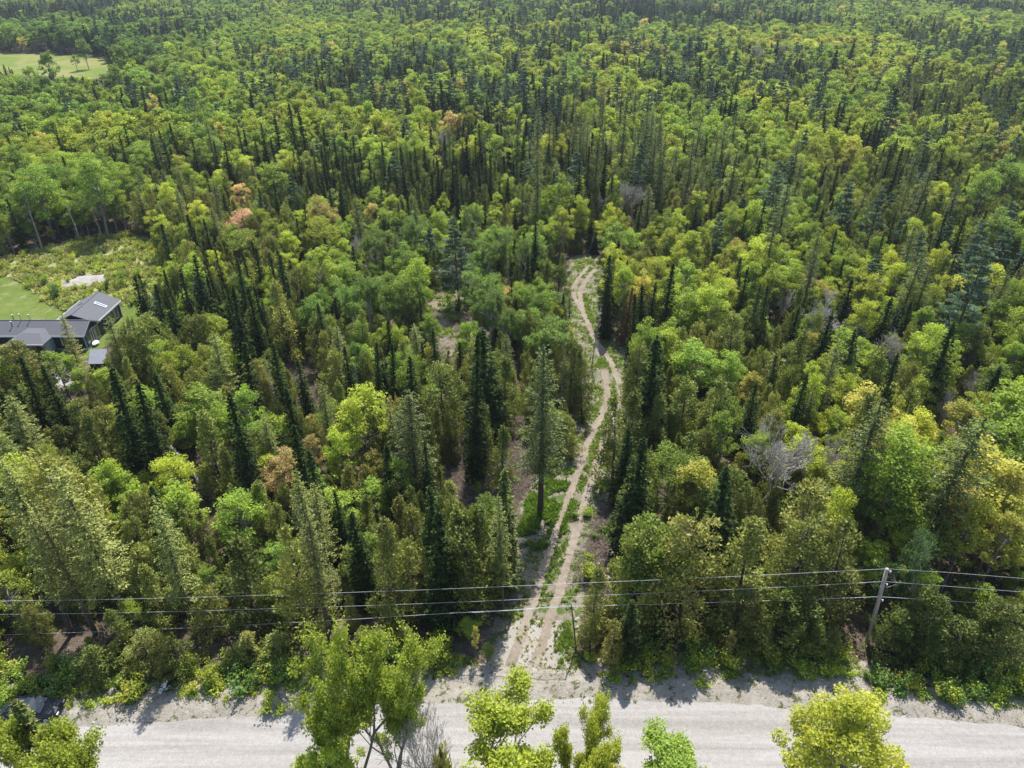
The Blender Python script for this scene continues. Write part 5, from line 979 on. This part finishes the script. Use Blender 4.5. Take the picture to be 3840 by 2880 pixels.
# main wing x -95..-66.9, y 100..104.6, ridge y 102.3
AX0, AX1, AY0, AY1, EV, RG = -95, -66.9, 100.0, 104.6, 2.75, 4.0; RY = (AY0+AY1)/2
m_ = MB(); m_.box(AX0+ox, AX1+ox, AY0+oy, AY1+oy, .1, EV); m_.poly(sh([(AX1, AY0, EV), (AX1, AY1, EV), (AX1, RY, RG-.05)]), [(0, 1, 2)]); m_.build('wall', M['siding'], hs)
hb_(AX0-.05, AX1+.04, AY0-.04, AY1+.04, 0, .3, 'foundation_skirt', 'greytrim')
OV = .35; k_ = (RG-EV)/(RY-AY0)
MB().slab(sh([(AX0, AY0-OV, EV-OV*k_+.12), (AX1+.3, AY0-OV, EV-OV*k_+.12), (AX1+.3, RY, RG+.12), (AX0, RY, RG+.12)]), .14).build('roof_slope', M['shingle'], hs)
MB().slab(sh([(AX0, RY+.002, RG+.12), (AX1+.3, RY+.002, RG+.12), (AX1+.3, AY1+OV, EV-OV*k_+.12), (AX0, AY1+OV, EV-OV*k_+.12)]), .14).build('roof_slope', M['shingle'], hs)
MB().box(AX0+ox, AX1+.3+ox, RY-.08+oy, RY+.08+oy, RG+.10, RG+.16).build('ridge_cap', M['shingle'], hs)
hb_(AX0, AX1+.32, AY0-OV-.05, AY0-OV-.01, EV-OV*k_-.1, EV-OV*k_+.13, 'fascia', 'trim')
m_ = MB()
for ya, za, yb, zb in ((AY0-OV, EV-OV*k_+.1, RY, RG+.1), (RY, RG+.1, AY1+OV, EV-OV*k_+.1)):
    m_.slab([(AX1+.31+ox, ya+oy, za+.03), (AX1+.36+ox, ya+oy, za+.03), (AX1+.36+ox, yb+oy, zb+.03), (AX1+.31+ox, yb+oy, zb+.03)], .2)
m_.build('gable_trim', M['greytrim'], hs)
for x0, x1 in ((AX1-.14, AX1+.04), (AX1-1.75, AX1-1.62)): hb_(x0, x1, AY0-.06, AY0-.005, .3, EV, 'corner_board', 'greytrim')
hb_(AX1+.005, AX1+.06, AY0-.02, AY0+.14, .3, EV, 'corner_board', 'greytrim'); hb_(AX1-.7+.05, AX1-.05, AY0-.1, AY0-.045, .05, .3, 'step_board', 'trim')
def window(x0, x1, y0, y1, z0, z1, axis, parent=hs, fr='trim', mull=0):
    """axis 'x': faces +x; 'y': faces -y"""
    w = .07; f = MB()
    if axis == 'x':
        X_ = x0+ox; bars = [(y0, y1, z0, z0+w), (y0, y1, z1-w, z1), (y0, y0+w, z0+w, z1-w), (y1-w, y1, z0+w, z1-w)]+[(y0+(y1-y0)*i/(mull+1)-w/2, y0+(y1-y0)*i/(mull+1)+w/2, z0+w, z1-w) for i in range(1, mull+1)]
        for a, b, c, e in bars: f.box(X_+.004, X_+.06, a+oy, b+oy, c, e)
        fo = f.build('window', M[fr], parent); MB().box(X_+.005, X_+.025, y0+w+oy, y1-w+oy, z0+w, z1-w).build('pane', M['glass'], fo)
    else:
        Y_ = y0+oy; bars = [(x0, x1, z0, z0+w), (x0, x1, z1-w, z1), (x0, x0+w, z0+w, z1-w), (x1-w, x1, z0+w, z1-w)]+[(x0+(x1-x0)*i/(mull+1)-w/2, x0+(x1-x0)*i/(mull+1)+w/2, z0+w, z1-w) for i in range(1, mull+1)]
        for a, b, c, e in bars: f.box(a+ox, b+ox, Y_-.06, Y_-.004, c, e)
        fo = f.build('window', M[fr], parent); MB().box(x0+w+ox, x1-w+ox, Y_-.025, Y_-.005, z0+w, z1-w).build('pane', M['glass'], fo)
window(AX1, 0, AY0+.55, AY0+1.5, .4, 2.5, 'x', fr='greytrim'); window(AX1, 0, AY0+1.75, AY0+3.0, .4, 2.6, 'x', fr='trim', mull=1); window(AX1, 0, AY0+3.2, AY0+4.2, .4, 2.5, 'x', fr='trim')
window(-82.5, -81.2, AY0, 0, 1.0, 2.2, 'y'); window(-70.6, -69.6, AY0, 0, .9, 2.3, 'y')
# rear wing, ridge running away from the road
BX0, BX1, BY0, BY1, BE, BRG = -73.3, -66.75, 103.6, 112.2, 2.85, 4.35; BM = (BX0+BX1)/2; kb = (BRG-BE)/(BM-BX0)
m_ = MB(); m_.box(BX0+.2+ox, BX1-.2+ox, AY1+.02+oy, BY1-.1+oy, .1, BE); m_.poly(sh([(BX0+.2, BY1-.1, BE), (BX1-.2, BY1-.1, BE), (BM, BY1-.1, BRG-.1)]), [(2, 1, 0)])
m_.poly(sh([(BX0+.2, BY0+1.3, BE), (BX1-.2, BY0+1.3, BE), (BM, BY0+1.3, BRG-.1)]), [(0, 1, 2)]); m_.build('rear_wall', M['siding'], hs)
MB().slab(sh([(BX1+.1, BY0+.35, BE-.15*kb+.12), (BX1+.1, BY1+.2, BE-.15*kb+.12), (BM, BY1+.2, BRG+.12), (BM, BY0-.2, BRG+.12)]), .15).build('rear_roof_slope', M['shingle'], hs)
MB().slab(sh([(BM-.002, BY0-.2, BRG+.12), (BM-.002, BY1+.2, BRG+.12), (BX0-.3, BY1+.2, BE-.3*kb+.12), (BX0-.3, BY0+1.0, BE-.3*kb+.12)]), .15).build('rear_roof_slope', M['shingle'], hs)
MB().box(BM-.1+ox, BM+.1+ox, BY0-.2+oy, BY1+.2+oy, BRG+.1, BRG+.17).build('rear_ridge_cap', M['shingle'], hs)
hb_(BX1+.1, BX1+.16, BY0+.35, BY1+.2, BE-.15*kb-.12, BE-.15*kb+.14, 'eave_fascia', 'trim'); hb_(BX0-.36, BX0-.3, BY0+1.0, BY1+.2, BE-.3*kb-.1, BE-.3*kb+.14, 'eave_fascia', 'trim')
for i in range(3): window(BX1-.2, 0, 107.2+i*1.35, 108.3+i*1.35, .5, 2.55, 'x')
hb_(BX1-.2, BX1-.12, BY1-.3, BY1-.08, .1, BE, 'corner_board', 'trim')
for name_, x0, y0, L_, mt in (('skylight', BM+1.0, 108.6, 1.7, 'skyglass'), ('skylight', BM-1.7, 108.3, 1.5, 'glass')):
    s_ = 1 if x0 > BM else -1; zc = lambda x: BRG+.13-abs(x-BM)*kb
    xa, xb = (x0, x0+L_) if s_ > 0 else (x0-.0, x0+.9)
    f = MB().slab(sh([(xa, y0, zc(xa)+.1), (xb, y0, zc(xb)+.1), (xb, y0+.62, zc(xb)+.1), (xa, y0+.62, zc(xa)+.1)]), .12).build(name_, M['metal_pipe'], hs)
    MB().slab(sh([(xa+.07, y0+.07, zc(xa+.07)+.115), (xb-.07, y0+.07, zc(xb-.07)+.115), (xb-.07, y0+.55, zc(xb-.07)+.115), (xa+.07, y0+.55, zc(xa+.07)+.115)]), .02).build('pane', M[mt], f)
# porch with hip roof
PX0, PX1, PY0, PE = -77.3, -71.7, 97.2, 2.55
MB().poly(sh([(PX0-.15, PY0-.15, PE), (PX1+.15, PY0-.15, PE), (PX1+.15, AY0+.2, PE), (PX0-.15, AY0+.2, PE), (PX0+1.5, AY0-.6, 3.32), (PX1-1.4, AY0-.6, 3.32), (PX1-1.4, AY0+1.2, 3.40), (PX0+1.5, AY0+1.2, 3.40),
    (PX0-.15, PY0-.15, PE-.14), (PX1+.15, PY0-.15, PE-.14), (PX1+.15, AY0+.2, PE-.14), (PX0-.15, AY0+.2, PE-.14)]),
    [(0, 1, 5, 4), (1, 2, 6, 5), (0, 4, 7, 3), (4, 5, 6, 7), (8, 9, 1, 0), (9, 10, 2, 1), (11, 8, 0, 3), (11, 10, 9, 8)]).build('porch_roof', M['shingle'], hs)
hb_(PX0-.16, PX1+.16, PY0-.2, PY0-.155, PE-.2, PE+.02, 'porch_fascia', 'trim')
hb_(PX0, PX1, PY0, AY0-.05, .25, .45, 'porch_deck', 'postwood')
for x in (PX0+.1, -75.2, -74.2, -73.1, PX1-.1): hb_(x-.07, x+.07, PY0+.02, PY0+.16, .45, PE-.14, 'porch_post', 'postwood')
hb_(-76.9, -75.4, AY0-.12, AY0-.06, .5, 2.0, 'cream_panel', 'cream'); hb_(-74.1, -73.3, AY0-.12, AY0-.06, .5, 2.2, 'door', 'cream'); hb_(PX1-.05, PX1+.03, PY0+.3, AY0-.1, .5, 2.35, 'porch_side_screen', 'greytrim')
hb_(PX0, -75.2, PY0+.03, PY0+.1, 1.15, 1.22, 'porch_rail', 'trim'); hb_(-74.3, -73.2, PY0-1.3, PY0-.02, .05, .25, 'porch_step', 'trim'); hb_(-74.3, -73.2, PY0-.02-.35, PY0-.02, .25, .42, 'porch_step', 'trim')
for i, (x, y, tz, hh, kind) in enumerate(((-79.2, 103.2, RG, .55, 'b'), (-78.3, 101.2, RG-.4, .75, 'b'), (-77.3, 102.2, RG, 1.15, 'w'), (-75.9, 102.2, RG, 1.05, 'w'), (-72.7, 104.2, EV, .4, 'w'))):
    m_ = MB(); m_.tube([(x+ox, y+oy, tz-.3), (x+ox, y+oy, tz+hh)], .06, 8); m_.build('roof_vent', M['metal_pipe' if kind == 'w' else 'black'], hs); MB().tube([(x+ox, y+oy, tz+hh), (x+ox, y+oy, tz+hh+.12)], [.13, .09], 8).build('vent_cap', M['trim'], hs)
# shed with ribbed steel roof
A_, B_, C_, D_ = un(*(1440/4.254, 1050+1110/4.254), 2.4), un(*(1700/4.254, 1050+1100/4.254), 2.4), un(*(1690/4.254, 1050+1335/4.254), 2.0), un(*(1410/4.254, 1050+1340/4.254), 2.0)
sh_ = thing('shed', 'small shed with a dark ribbed metal roof right of the house', 'shed', (A_[0], A_[1], 0)); o0 = np.array([A_[0], A_[1], 0])
corn = [p-o0 for p in (D_, C_, B_, A_)]; MB().slab([tuple(p) for p in corn], .06).build('roof_sheet', M['metalroof'], sh_)
c0 = sum(corn)/4
wl = [c0+(p-c0)*.9 for p in corn]; m_ = MB(); m_.poly([(p[0], p[1], 0) for p in wl]+[(p[0], p[1], p[2]-.06) for p in wl], [(0, 1, 5, 4), (1, 2, 6, 5), (2, 3, 7, 6), (3, 0, 4, 7)]); m_.build('wall', M['siding'], sh_)
rib = None
for i in range(11):
    f = i/10; a, b = corn[0]+(corn[1]-corn[0])*f, corn[3]+(corn[2]-corn[3])*f; MB().tube([tuple(a+[0, 0, .02]), tuple(b+[0, 0, .02])], .035, 4).build('roof_rib', M['metalroof'], sh_)
# white things heaped beside the end wall
for i, (x, y, lab) in enumerate(((1570, 900, 'white wrapped bundle beside the end wall of the house'), (1530, 1040, 'long pale bundle leaning beside the end wall near the shed'))):
    p = un(x/4.254, 1050+y/4.254); o = link('wrapped_bundle', rock_mesh(90+i, 'wrapped_bundle', 3), None, (p[0], p[1], .35), label=lab, category='bundle'); o.data.materials[0] = M['plastic']; o.scale = (.5, .75 if i else .5, .6)

# ------------------------------------------------------------------ parked car, half hidden at the lower left
c = un(118, 2738, .8); car = thing('parked_car', 'dark blue-black car parked in tree shade at the lower left verge', 'car', (c[0]-1.1, 36.9, .08), rz=math.radians(6))
def loft(rings, name, mat, parent, bevel=0):
    m_ = MB(); n_ = len(rings[0]); V_ = [p for r_ in rings for p in r_]; F_ = [(i*n_+j, i*n_+(j+1) % n_, (i+1)*n_+(j+1) % n_, (i+1)*n_+j) for i in range(len(rings)-1) for j in range(n_)]
    F_ += [tuple(range(n_))[::-1], tuple((len(rings)-1)*n_+j for j in range(n_))]; m_.poly(V_, F_); return m_.build(name, M[mat], parent, bevel=bevel)
def ring(x, w, z0, z1, ins=.12): return [(x, -w, z0), (x, w, z0), (x, w+.03, (z0+z1)/2), (x, w-ins, z1), (x, -w+ins, z1), (x, -w-.03, (z0+z1)/2)]
loft([ring(-2.35, .78, .45, .8), ring(-2.25, .86, .32, .98), ring(-1.2, .9, .28, 1.02), ring(.7, .9, .28, 1.02), ring(1.6, .88, .30, .96), ring(2.2, .82, .34, .82), ring(2.36, .72, .42, .68)], 'body', 'carpaint', car, .05)
loft([ring(-2.0, .76, 1.0, 1.03, .05), ring(-1.35, .72, 1.0, 1.52, .12), ring(-.1, .72, 1.0, 1.58, .12), ring(.45, .74, 1.0, 1.5, .12), ring(1.15, .78, .99, 1.03, .05)], 'cabin', 'carpaint', car, .04)
MB().poly([(.52, -.62, 1.5), (.52, .62, 1.5), (1.14, .72, 1.07), (1.14, -.72, 1.07)], [(0, 3, 2, 1)]).build('windscreen', M['glass'], car)
MB().poly([(-1.42, -.6, 1.535), (-1.42, .6, 1.535), (-2.0, .68, 1.06), (-2.0, -.68, 1.06)], [(0, 1, 2, 3)]).build('rear_window', M['glass'], car)
MB().box(-1.2, .1, -.45, .45, 1.585, 1.6).build('sunroof', M['glass'], car)
for s_ in (-1, 1):
    MB().box(-1.3, .4, s_*.79-.012, s_*.79+.012, 1.08, 1.42).build('side_window', M['glass'], car); MB().box(2.28, 2.37, s_*.58-.14, s_*.58+.14, .58, .72).build('headlight', M['trim'], car); MB().box(.75, .95, s_*.98-.1, s_*.98+.1, 1.02, 1.14).build('mirror', M['carpaint'], car)
    for x in (-1.4, 1.45):
        w_ = MB().tube([(x, s_*.72, .34), (x, s_*.93, .34)], .34, 18).build('wheel', M['black'], car); MB().tube([(x, s_*.925, .34), (x, s_*.945, .34)], .2, 12).build('rim', M['metal_pipe'], w_)
# fallen sign
p = un(622, 2588); sg = thing('fallen_sign', 'crumpled white and red sign with a wooden stake lying in roadside weeds', 'sign', (p[0], p[1], .35))
MB().slab([(-.28, -.05, .15), (.12, -.2, .12), (.2, .42, .42), (-.16, .5, .5)], .012).build('sign_panel', M['plastic'], sg)
MB().slab([(.1, -.3, .05), (.3, -.05, .2), (.5, .25, .1), (.35, -.1, -.05)], .012).build('torn_panel', M['plastic'], sg)
MB().slab([(-.42, -.5, .0), (-.1, -.62, .0), (.02, -.2, .1), (-.34, -.1, .14)], .012).build('torn_panel', M['plastic'], sg)
for a in (((-.2, .12, .0), (-.1, .3, 0)), ((-.02, .22, 0), (.08, .4, 0)), ((-.2, -.02, 0), (.05, .06, 0))):
    zf = lambda x, y: .15+(y+.05)*.62+.02
    (x0, y0, _), (x1, y1, _) = a; MB().slab([(x0, y0, zf(x0, y0)), (x1, y0, zf(x1, y0)), (x1, y1, zf(x1, y1)), (x0, y1, zf(x0, y1))], .006).build('red_print', M['red'], sg)
MB().tube([(-.35, .1, .1), (.5, -.5, -.15)], .035, 4).build('stake', M['postwood'], sg)

# ------------------------------------------------------------------ air
hz = new_mat('haze_air'); m, nt, bs = hz; nt.nodes.remove(bs); pv = nt.nodes.new('ShaderNodeVolumePrincipled')
pv.inputs['Color'].default_value = (.80, .88, 1.0, 1); pv.inputs['Density'].default_value = .00010; pv.inputs['Anisotropy'].default_value = .2
nt.links.new(pv.outputs[0], nt.nodes['Material Output'].inputs['Volume'])
MB().box(-R0-50, R0+50, -700, R0+50, -1.0, 62).build('haze', m, kind='stuff')
